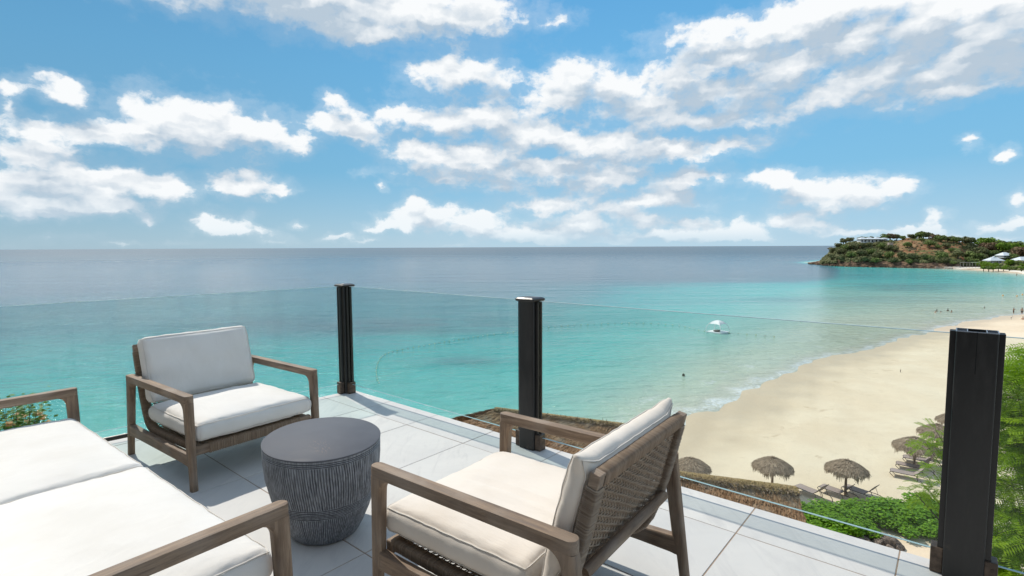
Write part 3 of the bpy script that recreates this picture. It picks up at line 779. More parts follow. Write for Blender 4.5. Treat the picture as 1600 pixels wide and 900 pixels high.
def water_fn(t, p):
    sh = t.attr('shore'); dp = t.attr('depth'); wd = t.attr('weed'); P = t.pos()
    n1 = t.noise(P, .035, 5, .6, .5); n2 = t.noise(t.vm('MULTIPLY', P, (.5, 1, 1)), .4, 5, .6)
    dd = t.math('ADD', dp, t.math('MULTIPLY', t.math('SUBTRACT', n1, .5), t.mapr(dp, 2, 90, 3, 60)))
    f = t.math('POWER', t.math('DIVIDE', t.math('MAXIMUM', dd, 0), 400.0, clamp=True), .5)
    c = t.ramp(f, [(0, (.56, .56, .42)), (.09, (.45, .54, .41)), (.15, (.24, .48, .40)), (.225, (.085, .44, .39)), (.35, (.032, .335, .325)), (.46, (.045, .195, .225)), (.60, (.052, .145, .18)), (1, (.070, .130, .170))])
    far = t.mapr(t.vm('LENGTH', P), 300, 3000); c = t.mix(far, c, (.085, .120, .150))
    pw = t.noise(t.vm('MULTIPLY', P, (.35, 1, 1)), .09, 6, .65, 1.0)
    c = t.mix(t.math('MULTIPLY', wd, t.mapr(pw, .32, .60, .25, 1)), c, (.055, .115, .145))
    # wind streaks
    st = t.noise(t.vm('MULTIPLY', P, (.10, 1, 1)), .05, 7, .7, .4)
    c = t.mix(t.mapr(st, .48, .70, 0, .22), c, (.16, .25, .30))
    # swash: thin wash over the sand, then foam lines
    s2 = t.math('ADD', sh, t.math('MULTIPLY', t.math('SUBTRACT', t.noise(P, .30, 4, .6), .5), 3.2))
    c = t.mix(t.mapr(s2, 5.0, .3), c, (.52, .52, .42))
    fo = t.noise(P, 2.2, 6, .72, .8); fo2 = t.noise(P, .22, 3, .5)
    b1 = t.math('MULTIPLY', t.mapr(s2, -.4, .25), t.mapr(s2, 2.2, .5)); b2 = t.math('MULTIPLY', t.mapr(s2, 4.2, 4.9), t.mapr(s2, 7.2, 5.2))
    near = t.math('MULTIPLY', b1, t.mapr(t.math('ADD', fo, t.math('MULTIPLY', fo2, .5)), .66, .84))
    outr = t.math('MULTIPLY', b2, t.mapr(t.math('ADD', fo, fo2), 1.04, 1.20, 0, .5))
    c = t.mix(t.math('MAXIMUM', near, outr), c, (.74, .77, .76))
    t.set(p.inputs['Base Color'], c); p.inputs['IOR'].default_value = 1.33; p.inputs['Specular IOR Level'].default_value = .5
    t.set(p.inputs['Roughness'], t.mapr(t.vm('LENGTH', P), 60, 1500, .11, .34))
    wv = t.noise(t.vm('MULTIPLY', P, (.55, 1, 1)), .55, 8, .62, .3); wf = t.noise(t.vm('MULTIPLY', P, (.5, 1, 1)), 2.6, 5, .6); wl = t.noise(t.vm('MULTIPLY', P, (.35, 1, 1)), .06, 5, .6)
    b = t.bump(wl, .8, 3.2); b = t.bump(wv, .8, .95, b); b = t.bump(wf, .6, .16, b)
    t.set(p.inputs['Normal'], b)
WATER = mat('sea_water', water_fn)
s_w = np.where(RR > 300, np.maximum(s_w, 9), s_w)
me = grid_mesh('sea', X, Y, np.zeros_like(X), WATER, dict(shore=s_w, depth=depth, weed=weed))
obj('sea', me, kind='structure')

# sand and the slope below the terrace
def ground_h(X, Y):
    d = -(shore_dist(X, Y) + wob(X, Y) * np.clip(1 - np.hypot(X, Y) / 600, 0, 1))
    z = np.where(d < 0, np.maximum(.05 * d, -3), 1.15 * (1 - np.exp(-np.maximum(d, 0) / 8.0)))
    z = np.where(d > 26, z + .02 * (d - 26), z)
    w = W2.x * X + W2.y * Y; e1 = w - EW
    l = left_d; e2 = -((X - left_a.x) * l.y - (Y - left_a.y) * l.x)
    e = np.maximum(e1, e2)
    hill = 11.6 - .82 * np.maximum(e - .4, 0) + .35 * np.sin(X * 1.1) * np.cos(Y * .9)
    k = np.clip(1 - np.maximum(X - 30, 0) / 40, 0, 1)
    return np.maximum(z, np.where(k > 0, hill, -9)), d
r2 = np.concatenate([np.linspace(2.0, 30, 90), np.geomspace(30.3, 520, 330)]); a2 = -np.radians(np.linspace(-150, 100, 620)); 
RR, AA = np.meshgrid(r2, -a2, indexing='ij'); AA = -AA
X2 = RR * np.sin(-AA); Y2 = RR * np.cos(AA)
Z2, dland = ground_h(X2, Y2)
Z2 = Z2 + .035 * np.sin(X2 * .9 + np.sin(Y2 * .7)) * np.clip((dland - 4) / 6, 0, 1) * (RR < 150)
def sand_fn(t, p):
    P = t.pos(); ld = t.attr('inland'); z = t.sep(P)[2]
    n = t.noise(P, .12, 5, .6, .5); f = t.noise(P, 1.6, 7, .7); ff = t.noise(P, 14, 4, .7)
    c = t.mix(t.mapr(n, .35, .68), (.72, .588, .425), (.78, .662, .495))
    c = t.mix(t.mapr(f, .55, .74, 0, .30), c, (.59, .49, .36)); c = t.mix(t.mapr(ff, .35, .7, 0, .15), c, (.48, .41, .31))
    l2 = t.math('ADD', ld, t.math('MULTIPLY', t.math('SUBTRACT', t.noise(P, .16, 4, .6), .5), 7))
    tr = t.noise(P, .8, 6, .75, .8); c = t.mix(t.mapr(tr, .50, .66, 0, .22), c, (.55, .45, .32)); wet = t.mapr(l2, 9.0, 1.2); c = t.mix(t.math('MULTIPLY', wet, .75), c, (.52, .405, .27))
    seaw = t.math('MULTIPLY', t.mapr(t.noise(P, .55, 5, .7, .6), .60, .68), t.math('MULTIPLY', t.mapr(l2, 5, 7), t.mapr(l2, 13, 9)))
    c = t.mix(t.math('MULTIPLY', seaw, .45), c, (.40, .28, .17))
    soil = t.mix(t.mapr(t.noise(P, 1.2, 5, .65), .4, .62), (.17, .115, .07), (.12, .14, .045))
    c = t.mix(t.mapr(z, 2.0, 2.8), c, soil)
    t.set(p.inputs['Base Color'], c); t.set(p.inputs['Roughness'], t.mapr(wet, 0, 1, .9, .45))
    b = t.bump(f, .5, .10); b = t.bump(t.noise(P, 5, 5, .65), .5, .05, b); t.set(p.inputs['Normal'], b)
SAND = mat('beach_sand', sand_fn, spec=.25)
me = grid_mesh('beach', X2, Y2, Z2, SAND, dict(inland=dland), keep=(dland > -14) & ~((Y2 > 372) & (X2 < 330)))
obj('beach', me, kind='structure')
def gz(x, y):
    z, d = ground_h(np.array([float(x)]), np.array([float(y)])); return float(z[0])

# ------------------------------------------------------------------ headland
hx_ = np.array([1262,1268,1272,1280,1290,1300,1310,1325,1345,1370,1400,1420,1450,1480,1500,1520,1545,1570,1600,1640,1700,1800])
def sky_y(px): return float(np.interp(px, hx_, hr_))
hr_ = np.array([412.6,412.2,410.5,408.5,401,392,384,378,376.5,376.5,375.5,371.5,372.5,375,378,382,387,391,392,392,392,392])
hc_ = np.array([412.4,412.6,413,413.8,414.8,415.6,416.2,416.8,417.3,417.8,418.3,418.8,419.4,419.9,420.4,420.9,422,424.5,428,434,440,450])
cols = np.concatenate([np.arange(1262, 1340, 1.0), np.arange(1340, 1800, 2.0)])
ts = np.concatenate([np.linspace(-.04, 1, 64), 1 + np.linspace(.05, 2.0, 20)])
HX = np.zeros((len(cols), len(ts))); HY = HX.copy(); HZ = HX.copy(); rock = HX.copy()
def nz(x, y, s, o=4): return mn.fractal(Vector((x * s, y * s, 3.3)), 1.0, 2.1, o)
for i, px in enumerate(cols):
    yc = float(np.interp(px, hx_, hc_)); yr = float(np.interp(px, hx_, hr_))
    c = at(px, yc, 0); dep = 70 if px < 1500 else 70 + (px - 1500) * .5
    dep = min(dep, 25 + max(0, (px - 1262)) * 1.6)
    Dr = c.y + dep; rp = at(px, yr, D=Dr); zr = max(rp.z, .6)
    for j, tt in enumerate(ts):
        D_ = c.y + dep * tt; x_ = c.x * D_ / c.y
        if tt <= 1:
            u = max(tt, 0)
            cl = 4.5 * min(1, u / .04) * np.interp(px, [1262, 1285, 1420, 1490, 1510], [.25, 1, .8, .5, 0])     # rocky foot
            if px > 1500: z_ = 1.2 * min(1, u / .05) + (zr - 1.2) * max(0, (u - .22) / .78) ** 1.1
            else: z_ = min(zr, cl) + (zr - min(zr, cl)) * (1 - (1 - max(0, (u - .04) / .96)) ** 1.35)
        else:
            z_ = zr - (tt - 1) ** 1.5 * 9
        am = min(1, max(0, tt) * 6) * (1 if px < 1500 or tt > .25 else 0)
        z_ += am * (nz(x_, D_, .03) * 1.6 + nz(x_, D_, .15) * .8) * (1 if .03 < tt < 1.5 else .6)
        xx = nz(D_, x_, .12, 3) * 2.5 * (1 if tt < .3 else 0)
        HX[i, j] = x_ + xx; HY[i, j] = D_ + nz(x_ + 50, D_, .12, 3) * 3 * am; HZ[i, j] = z_ if tt > 0 else -1.5
def head_fn(t, p):
    P = t.pos(); z = t.sep(P)[2]
    a = t.noise(P, .035, 5, .6, .8); b = t.noise(P, .14, 6, .7, .5); d = t.noise(t.vm('MULTIPLY', P, (1, 1, 2.5)), .35, 6, .7)
    soil = t.mix(t.mapr(b, .40, .62), (.225, .105, .050), (.32, .215, .11)); soil = t.mix(t.mapr(d, .5, .68, 0, .6), soil, (.085, .060, .035))
    gr = t.mix(d, (.055, .075, .022), (.13, .15, .045))
    c = t.mix(t.mapr(t.math('ADD', a, t.math('MULTIPLY', b, .5)), .70, .82), soil, gr)
    rk = t.mix(t.mapr(d, .40, .62), (.050, .034, .025), (.26, .165, .105))
    c = t.mix(t.mapr(t.math('ADD', z, t.math('MULTIPLY', t.math('SUBTRACT', b, .5), 5)), 6.5, 4.5), c, rk)
    snd = t.math('MULTIPLY', t.mapr(z, 1.9, 1.4), t.mapr(t.sep(P)[1], 388, 374))
    c = t.mix(snd, c, (.70, .66, .58))
    t.set(p.inputs['Base Color'], c); t.set(p.inputs['Normal'], t.bump(d, .9, .9))
HEADM = mat('dry_hillside', head_fn, rough=.9, spec=.2)
me = grid_mesh('headland', HX, HY, HZ, HEADM); obj('headland', me, kind='structure')
from mathutils.bvhtree import BVHTree
hb = BVHTree.FromPolygons([tuple(v.co) for v in me.vertices], [tuple(q.vertices) for q in me.polygons])
def hz(x, y):
    r = hb.ray_cast(Vector((x, y, 200)), Vector((0, 0, -1))); return r[0].z if r[0] else 1.0
def hill_at(px, py):
    """where the line of sight through this spot meets the headland"""
    d = ray(px, py).normalized(); r = hb.ray_cast(Vector((0, 0, CZ)) + d * 150, d); return r[0]
# far hill and islet
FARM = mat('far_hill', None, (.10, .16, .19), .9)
fh = MB(); secs = []
for i in range(30):
    x = at(1560 + i * 14, 385, D=2600).x; h = 17 + (386 - (382.5 - 4 * math.sin(min(1, i / 14) * PI / 2) + mn.noise(Vector((i * .4, 0, 0))) * .8)) * 2600 / F - 12
    secs.append([(x, 2560, -2), (x, 2600, max(4, h)), (x, 2750, max(4, h * .8)), (x, 2900, -2)])
fh.loft(secs, cap=False, close=False); fh.build('far_hills', FARM, None, 180, kind='structure')
isl = MB(); c = at(1298, 384, D=3000); secs = []
for i in range(12):
    u = i / 11; w_ = math.sin(u * PI) ** .6
    secs.append([(c.x - 22 + 44 * u, 3000 - 12 * w_, -1), (c.x - 22 + 44 * u, 2998, 7.5 * w_ * (1 + .3 * mn.noise(Vector((i * .9, 0, 0))))), (c.x - 22 + 44 * u, 3012, -1)])
isl.loft(secs); tag(isl.build('islet', HEADM, None), 'tiny dark islet on the horizon just off the headland tip', 'islet')

# ------------------------------------------------------------------ foliage
def leaf_mat(name, c1, c2, c3=None, trans=.25, rough=.55):
    def fn(t, p):
        i = t.island(); n = t.noise(t.coord(), 1.3, 3, .6); c = t.mix(i, c1, c2)
        if c3: c = t.mix(t.mapr(n, .5, .7, 0, .6), c, c3)
        t.set(p.inputs['Base Color'], c)
        tl = t.new('ShaderNodeBsdfTranslucent'); t.set(tl.inputs['Color'], t.mix(.5, c, tuple(min(1, q * 1.7) for q in c2)))
        mx = t.new('ShaderNodeMixShader'); mx.inputs[0].default_value = trans
        t.l.new(p.outputs[0], mx.inputs[1]); t.l.new(tl.outputs[0], mx.inputs[2]); t.l.new(mx.outputs[0], t.n['Material Output'].inputs[0])
    return mat(name, fn, rough=rough, spec=.35)
L_SEAGRAPE = leaf_mat('sea_grape_leaves', (.075, .19, .006), (.20, .38, .010), (.22, .38, .02), .35, .5)
L_FERN = leaf_mat('feathery_leaves', (.12, .23, .004), (.29, .44, .010), (.32, .44, .02), .45)
L_DARK = leaf_mat('dark_scrub_leaves', (.10, .115, .045), (.20, .21, .085), (.26, .22, .11), .1, .8)
L_MID = leaf_mat('mid_green_leaves', (.11, .15, .040), (.21, .27, .075), None, .15, .8)
L_BRIGHT = leaf_mat('bright_green_leaves', (.09, .16, .012), (.20, .32, .03), None, .2, .8)
L_RED = leaf_mat('rusty_leaves', (.15, .095, .055), (.24, .16, .09), (.14, .14, .05), .1, .8)
L_BOUG = leaf_mat('bush_leaves', (.05, .13, .012), (.14, .26, .025), None, .3)
FLOWER = leaf_mat('peach_bracts', (.75, .36, .16), (.85, .52, .28), None, .4)
BARK = mat('bark', lambda t, p: t.set(p.inputs['Base Color'], t.mix(t.noise(t.vm('MULTIPLY', t.coord(), (6, 6, 1)), 4, 5), (.06, .045, .035), (.17, .14, .11))), rough=.9)
DRY = leaf_mat('dry_leaves', (.20, .12, .06), (.42, .30, .18), None, .15, .8)
def crown_mesh(name, m, seed, n=420, rad=1.0, size=.22, squash=.75, lumps=9):
    rg = random.Random(seed); mb = MB(); ls = []
    for k in range(lumps):
        a = rg.uniform(0, 2 * PI); rr = rad * rg.uniform(.2, .66); zz = rg.uniform(-.35, .55) * rad * squash
        ls.append((Vector((math.cos(a) * rr, math.sin(a) * rr, zz)), rad * rg.uniform(.30, .52)))
    ls.append((Vector((0, 0, .1)), rad * .6))
    for i in range(n):
        c, r = rg.choice(ls); d = Vector((rg.gauss(0, 1), rg.gauss(0, 1), rg.gauss(.25, 1))).normalized()
        p = c + Vector((d.x, d.y, d.z * squash)) * r * rg.uniform(.72, 1.08)
        nn = (d + Vector((rg.gauss(0, .5), rg.gauss(0, .5), rg.gauss(0, .5)))).normalized(); u = nn.orthogonal().normalized(); w = nn.cross(u); a = rg.uniform(0, 2 * PI)
        u, w = u * math.cos(a) + w * math.sin(a), w * math.cos(a) - u * math.sin(a); s_ = size * rg.uniform(.6, 1.3)
        mb.quad(p - u * s_ - w * s_ * .3, p + w * s_ * .7 - u * s_ * .1, p + u * s_, p - w * s_ * .6 + u * s_ * .2)
    return mb.mesh(name, m)
def trunk_mesh(h, r, seed=0, limbs=4):
    rg = random.Random(seed); mb = MB(); mb.tube([(0, 0, -.6), (rg.uniform(-.05, .05) * h, 0, h * .5), (rg.uniform(-.1, .1) * h, rg.uniform(-.1, .1) * h, h)], [r * 1.2, r, r * .6], 6)
    for k in range(limbs):
        a = rg.uniform(0, 2 * PI); mb.tube([(0, 0, h * rg.uniform(.45, .7)), (math.cos(a) * h * .3, math.sin(a) * h * .3, h * .95), (math.cos(a) * h * .55, math.sin(a) * h * .55, h * 1.25)], [r * .6, r * .4, r * .15], 5)
    return mb.mesh('trunk', BARK, 180)
kinds = {}
for nm, m_, lab in (('dark', L_DARK, 'dark olive tree'), ('mid', L_MID, 'mid green tree'), ('bright', L_BRIGHT, 'bright green tree'), ('red', L_RED, 'rusty brown leafed tree')):
    kinds[nm] = ([crown_mesh('crown', m_, 100 + k + hash(nm[0:1]) % 1, 900, 1.0, .125, (.75, .62, .85)[k], 11) for k in range(3)], trunk_mesh(1.0, .09, 5), lab)
NTREE = 0
ORD = ['first', 'second', 'third', 'fourth', 'fifth', 'sixth', 'seventh', 'eighth', 'ninth', 'tenth', 'eleventh', 'twelfth']
ZCOUNT = {}; HB = 0
def tree_label(px, py, lab):
    fr_h = (py - sky_y(px)) / (float(np.interp(px, hx_, hc_)) - sky_y(px))
    if fr_h < .12:
        z = ('on the skyline left of the hilltop villas' if px < 1340 else 'on the skyline behind the hilltop villas' if px < 1379 else 'on the skyline above the pale beige wall' if px < 1413 else 'on the highest hump of the headland' if px < 1456 else 'on the skyline right of the highest hump' if px < 1505 else 'on the skyline left of the beach house' if px < 1535 else 'on the skyline above the beach house')
    elif fr_h < .45: z = ('on the upper slope near the headland tip' if px < 1338 else 'just below the hilltop villas' if px < 1380 else 'beside the pale beige wall' if px < 1410 else 'on the bare orange slope' if px < 1500 else 'above the beach shelters' if px < 1535 else 'just behind the beach house roofs')
    elif fr_h < .75: z = ('halfway down the headland tip' if px < 1338 else 'mid slope under the villas' if px < 1380 else 'on the mid slope under the pale wall' if px < 1430 else 'below the bare slope' if px < 1505 else 'beside the beach house')
    else: z = ('low above the rocks at the headland tip' if px < 1338 else 'low above the rocks below the villas' if px < 1400 else 'above rocks where the far beach starts' if px < 1508 else 'at the back edge of the far beach')
    k = (lab, z); ZCOUNT[k] = ZCOUNT.get(k, 0) + 1; return (ORD[min(11, ZCOUNT[k] - 1)] + ' ' if True else '') + lab + ' from left ' + z
def hill_tree(px, py, wpx, kind, label=None, group='trees on the headland', loc=None, tall=1.0):
    """px, py: middle of the crown in the photograph; wpx: its width there"""
    global NTREE
    NTREE += 1
    if loc is None:
        loc = hill_at(px, py + wpx * .33)
        if loc is None:
            yr = float(np.interp(px, hx_, hr_)); c = at(px, float(np.interp(px, hx_, hc_)), 0); dep = min(70 if px < 1500 else 70 + (px - 1500) * .5, 25 + max(0, (px - 1262)) * 1.6)
            D_ = c.y + dep * .98; q = at(px, py + wpx * .3, D=D_); loc = Vector((q.x, D_, min(q.z, hz(q.x, D_))))
    cr, tr, lab = kinds[kind]; r = wpx * .56 * loc.y / F
    t_ = thing('tree', label or tree_label(px, py, lab), 'tree', loc, rnd.uniform(0, 6.28), group)
    c = obj('crown', rnd.choice(cr), t_, (0, 0, r * .72 * tall)); c.scale = (r, r, r * .85 * tall)
    k = obj('trunk', tr, t_); k.scale = (r, r, r * .6)
    return t_
rg = random.Random(21)
# skyline trees, read off the photograph
for (px, py, w, k) in sorted([(1318,377,13,'dark'),(1328,374,12,'dark'),(1310,384,12,'dark'),(1345,372,10,'dark'),(1352,370,9,'mid'),(1362,370,9,'dark'),(1372,370,9,'dark'),(1382,369,15,'mid'),(1391,370.5,15,'red'),(1401,371,14,'dark'),(1410,372,10,'mid'),
  (1423,367,10,'dark'),(1429,370,9,'mid'),(1437,366,16,'mid'),(1443,364,17,'dark'),(1451,368,14,'dark'),(1461,371,13,'red'),(1470,373,15,'mid'),(1480,374,12,'dark'),(1490,375,16,'mid'),(1499,376,12,'dark'),(1511,376,17,'dark'),(1518,377.5,15,'mid'),(1528,379,10,'bright'),
  (1540,379,22,'bright'),(1551,379,20,'bright'),(1563,378.5,19,'mid'),(1572,380.5,13,'mid'),(1586,381,21,'mid'),(1597,385,14,'bright')]): hill_tree(px, py, w, k)
trees_mid = [(1302,392,14,'dark'),(1312,393,16,'dark'),(1322,388,15,'mid'),(1334,386,15,'dark'),(1346,384,13,'dark'),(1358,383,12,'dark'),(1372,382,12,'dark'),(1300,402,12,'dark'),(1314,403,15,'dark'),(1330,399,16,'mid'),(1346,396,16,'dark'),
  (1360,394,15,'mid'),(1377,385,15,'mid'),(1388,388,14,'dark'),(1399,389,12,'dark'),(1372,399,16,'dark'),(1390,399,16,'mid'),(1408,400,17,'dark'),(1424,402,17,'dark'),(1350,405,14,'dark'),(1368,407,13,'mid'),(1396,407,13,'dark'),(1420,409,12,'mid'),
  (1452,381,15,'mid'),(1418,383,13,'mid'),(1465,386,10,'mid'),(1443,402,14,'dark'),(1472,401,18,'mid'),(1476,407,14,'dark'),(1497,398,20,'dark'),(1478,384,13,'dark'),(1440,375,9,'mid'),(1448,403,13,'mid'),(1456,406,11,'dark'),(1486,391,9,'mid'),
  (1514,399,17,'mid'),(1525,402,18,'mid'),(1532,394,22,'dark'),(1545,387,22,'red'),(1556,388,18,'red'),(1549,397,16,'mid'),(1567,388,24,'bright'),(1581,387,20,'bright'),(1536,402,14,'dark'),(1597,395,26,'red'),(1590,392,16,'red'),(1521,409,14,'mid'),(1533,413,12,'bright'),
  (1541,414,15,'bright'),(1553,415,13,'bright'),(1572,405,11,'mid'),(1578,411,15,'bright'),(1583,402,15,'mid'),(1590,412,11,'mid'),(1511,406,13,'mid'),(1560,402,12,'mid'),(1500,411,10,'dark'),(1488,411,10,'mid'),(1562,416,9,'mid'),(1572,417,9,'bright'),(1598,415,9,'bright')]
for x_, y_, w_, k_ in [(1537,421,9,'bright'),(1545,421.5,10,'mid'),(1552,422,9,'bright'),(1560,422.5,10,'mid'),(1568,423,9,'bright'),(1586,424,10,'mid'),(1594,425,11,'bright'),(1577,424,9,'mid')]:
    q = at(x_, y_ - 1, D=340 - (x_ - 1537) * .2); q.z = max(.8, q.z - 1.2); hill_tree(x_, y_, w_, k_, ['rounded bush', 'bright bush'][k_ == 'bright'] + ' on the far beach, ' + ORD[HB] + ' from left in the row before the houses', 'bushes before the beach houses', loc=q); HB += 1
trees_mid += [][:0] if True else [(1536,416.5,9,'bright'),(1544,418,10,'mid'),(1551,418.5,9,'bright'),(1559,419,10,'mid'),(1567,419.5,9,'bright'),(1585,420,11,'mid'),(1594,421,11,'bright'),(1576,420,9,'mid')]
for (px, py, w, k) in sorted(trees_mid): hill_tree(px, py, w, k)
# the thicket between them, too dense to count
sb = MB(); cnt = 0
while cnt < 2300:
    px = rg.uniform(1284, 1640); y0 = sky_y(px); y1 = float(np.interp(px, hx_, hc_)); py = y0 + (y1 - y0) * rg.random()
    fr_h = (py - y0) / (y1 - y0)
    bare = 1 if (1395 < px < 1510 and .02 < fr_h < .72) else 0
    if bare and rg.random() < .80: continue
    if fr_h > (.80 if px < 1500 else .88): continue
    q = hill_at(px, py)
    if q is None: continue
    cnt += 1; r = rg.uniform(.8, 2.4) * (1 if not bare else .6)
    for i in range(16):
        d = Vector((rg.gauss(0, 1), rg.gauss(0, 1), abs(rg.gauss(0, 1)))).normalized(); p = q + Vector((d.x, d.y, d.z * .8)) * r * rg.uniform(.5, 1); u = d.orthogonal().normalized(); w = d.cross(u); s_ = r * .36
        sb.quad(p - u * s_, p + w * s_, p + u * s_, p - w * s_)
tag(sb.build('scrub', L_DARK), 'low olive green scrub covering the headland', None, kind='stuff')
rb = MB()   # rocks along the foot of the cliffs
for k in range(420):
    px = rg.uniform(1271, 1490); q = at(px, float(np.interp(px, hx_, hc_)) - rg.uniform(-.2, 1.2), 0); q.y += rg.uniform(0, 6); r = rg.uniform(.5, 2.0); n0 = len(rb.v)
    a0 = rg.uniform(0, 6)
    for zz, s_ in ((-.5, 1), (.35, .9), (.8, .35)):
        for j in range(5): a = a0 + j * 1.2566; rb.v.append((q.x + math.cos(a) * r * s_ * rg.uniform(.7, 1.2), q.y + math.sin(a) * r * s_ * rg.uniform(.7, 1.2), r * zz))
    for i in range(2):
        for j in range(5): a_, b_ = n0 + i * 5 + j, n0 + i * 5 + (j + 1) % 5; rb.f.append((a_, b_, b_ + 5, a_ + 5))
    rb.f.append(tuple(n0 + 10 + j for j in range(5)))
tag(rb.build('shore_rocks', HEADM), 'brown rocks along the foot of the headland', None, kind='stuff')

# ------------------------------------------------------------------ pavilions on the headland
WHITE = mat('white_paint', None, (.78, .78, .77), .6); ROOFM = mat('pale_metal_roof', None, (.62, .67, .70), .45, .1); DARKW = mat('window_glass_dark', None, (.03, .04, .05), .15); GREYW = mat('weathered_grey_wood', None, (.22, .20, .18), .8)
def hip_roof(w, d, z, h, over=.8, ridge=.35, t=.12):
    mb = MB(); a, b = w / 2 + over, d / 2 + over; r = max(0, a - b) if w > d else 0; r = max(r, w * ridge / 2)
    n = len(mb.v)
    mb.v += [(-a, -b, z), (a, -b, z), (a, b, z), (-a, b, z), (-r, 0, z + h), (r, 0, z + h), (-a, -b, z - t), (a, -b, z - t), (a, b, z - t), (-a, b, z - t)]
    mb.f += [(0, 1, 5, 4), (1, 2, 5), (2, 3, 4, 5), (3, 0, 4), (6, 7, 1, 0), (7, 8, 2, 1), (8, 9, 3, 2), (9, 6, 0, 3), (9, 8, 7, 6)]
    return mb
def pavilion(loc, rz, w, d, wh, rh, label, stilts=0, group=None, cols=5, cupola=False, name='pavilion', rail=True):
    r = thing(name, label, 'house', loc, rz, group)
    MB().box((-w / 2, -d / 2 + d * .22, stilts), (w / 2, d / 2, stilts + wh - .14)).build('wall', WHITE, r)
    hip_roof(w, d, stilts + wh, rh).build('roof', ROOFM, r)
    MB().box((-w / 2 - .3, -d / 2 - .3, stilts - .25), (w / 2 + .3, d / 2 + .3, stilts - .01)).build('floor_deck', GREYW if stilts else WHITE, r)
    for i in range(cols):
        x = -w / 2 + .1 + (w - .2) * i / (cols - 1)
        MB().box((x - .11, -d / 2, stilts), (x + .11, -d / 2 + .22, stilts + wh - .13)).build('column', WHITE, r)
    for i in range(cols - 1):
        x = -w / 2 + (w) * (i + .5) / (cols - 1); ww = w / (cols - 1) * .32
        wd = MB().box((x - ww, -d / 2 + d * .22 - .05, stilts + .4), (x + ww, -d / 2 + d * .22 + .02, stilts + wh * .78)).build('window', DARKW, r)
        MB().box((x - ww - .08, -d / 2 + d * .22 - .09, stilts + wh * .78), (x + ww + .08, -d / 2 + d * .22 - .01, stilts + wh * .78 + .12)).build('frame', WHITE, wd)
    if rail:
        rl = MB(); rl.box((-w / 2, -d / 2 + .02, stilts + .95), (w / 2, -d / 2 + .10, stilts + 1.05))
        n = int(w / .5)
        for i in range(n): x = -w / 2 + w * (i + .5) / n; rl.box((x - .03, -d / 2 + .03, stilts), (x + .03, -d / 2 + .09, stilts + .95))
        rl.build('railing', WHITE, r)
    if stilts:
        for i in range(cols):
            x = -w / 2 + .2 + (w - .4) * i / (cols - 1); MB().box((x - .12, -d / 2 + .1, -2.5), (x + .12, -d / 2 + .35, stilts - .25)).build('stilt', GREYW, r)
    if cupola: hip_roof(1.6, 1.6, stilts + wh + rh * .86, 1.0, .2).build('cupola_roof', ROOFM, r)
    return r
def place(px, ybase, D): q = at(px, ybase, D=D); return q
for i, (px, w, lab) in enumerate([(1347, 6.0, 'left'), (1358, 6.4, 'middle'), (1369.5, 6.4, 'right')]):
    q = place(px, 378.8, 474)
    pavilion(q, 0, w - .4, 6, 3.0, 1.5, lab + ' of three joined white villas with hipped roofs on the headland top', 0, 'hilltop villas', 3, rail=False)
q = place(1381, 374.6, 470); pavilion(q, .1, 4, 4, .9, .9, 'small white roofed shed right of the three hilltop villas', 0, None, 2, rail=False)
MB().box((-1.7, -1.2, -1), (1.7, 1.2, 3.6)).build('stone_wall', mat('pale_plaster', None, (.45, .38, .32), .9)).location = place(1391, 385.5, 455)
tag(bpy.data.objects['stone_wall'], 'pale beige blank wall standing in dry grass below the hilltop villas', 'wall')
q = place(1552, 413.8, 380); pavilion(q, -.12, 8.2, 6.5, 2.9, 2.5, 'white beach house with hipped roof and cupola above the far white sand', .2, None, 5, True)
q = place(1569, 402.2, 392); pavilion(q, .0, 6.2, 6, 1.5, 2.3, 'white hipped roof house standing behind and above the beach house', 0, None, 3, rail=False)
q = place(1596, 413.6, 374); pavilion(q, .05, 8.8, 8, 2.8, 2.5, 'pale roofed beach house at the right edge of the photo', .3, None, 4)
q = place(1588, 406, 352)
q = place(1601, 387.5, 430); pavilion(q, 0, 8, 6, 1.2, 1.6, 'distant pale roof among trees at the right edge of the hill', 0, None, 2, rail=False)
q = place(1573, 384, 460); pavilion(q, 0, 4.5, 5, 1.4, 1.3, 'small pale roof peeking through trees on the ridge', 0, None, 2, rail=False)
q = place(1527, 385, 462); pavilion(q, 0, 3.5, 4, 1.6, 1.2, 'small bluish shed on the skyline between ridge trees', 0, None, 2, rail=False)
for px, lab in ((1508, 'left of two open timber shelters at the start of the far beach'), (1522, 'right of two open timber shelters at the start of the far beach, topped pale green')):
    q = place(px, 415.5, 368); r = thing('beach_shelter', lab, 'shelter', q, 0, 'open shelters by the far beach')
    MB().box((-2.6, -1.5, 2.3), (2.6, 1.5, 2.55)).build('roof', GREYW if px < 1515 else mat('pale_green_roof', None, (.35, .42, .28), .8), r)
    for sx in (-2.3, 0, 2.3):
        for sy in (-1.2, 1.2): MB().box((sx - .1, sy - .1, -1), (sx + .1, sy + .1, 2.3)).build('post', GREYW, r)
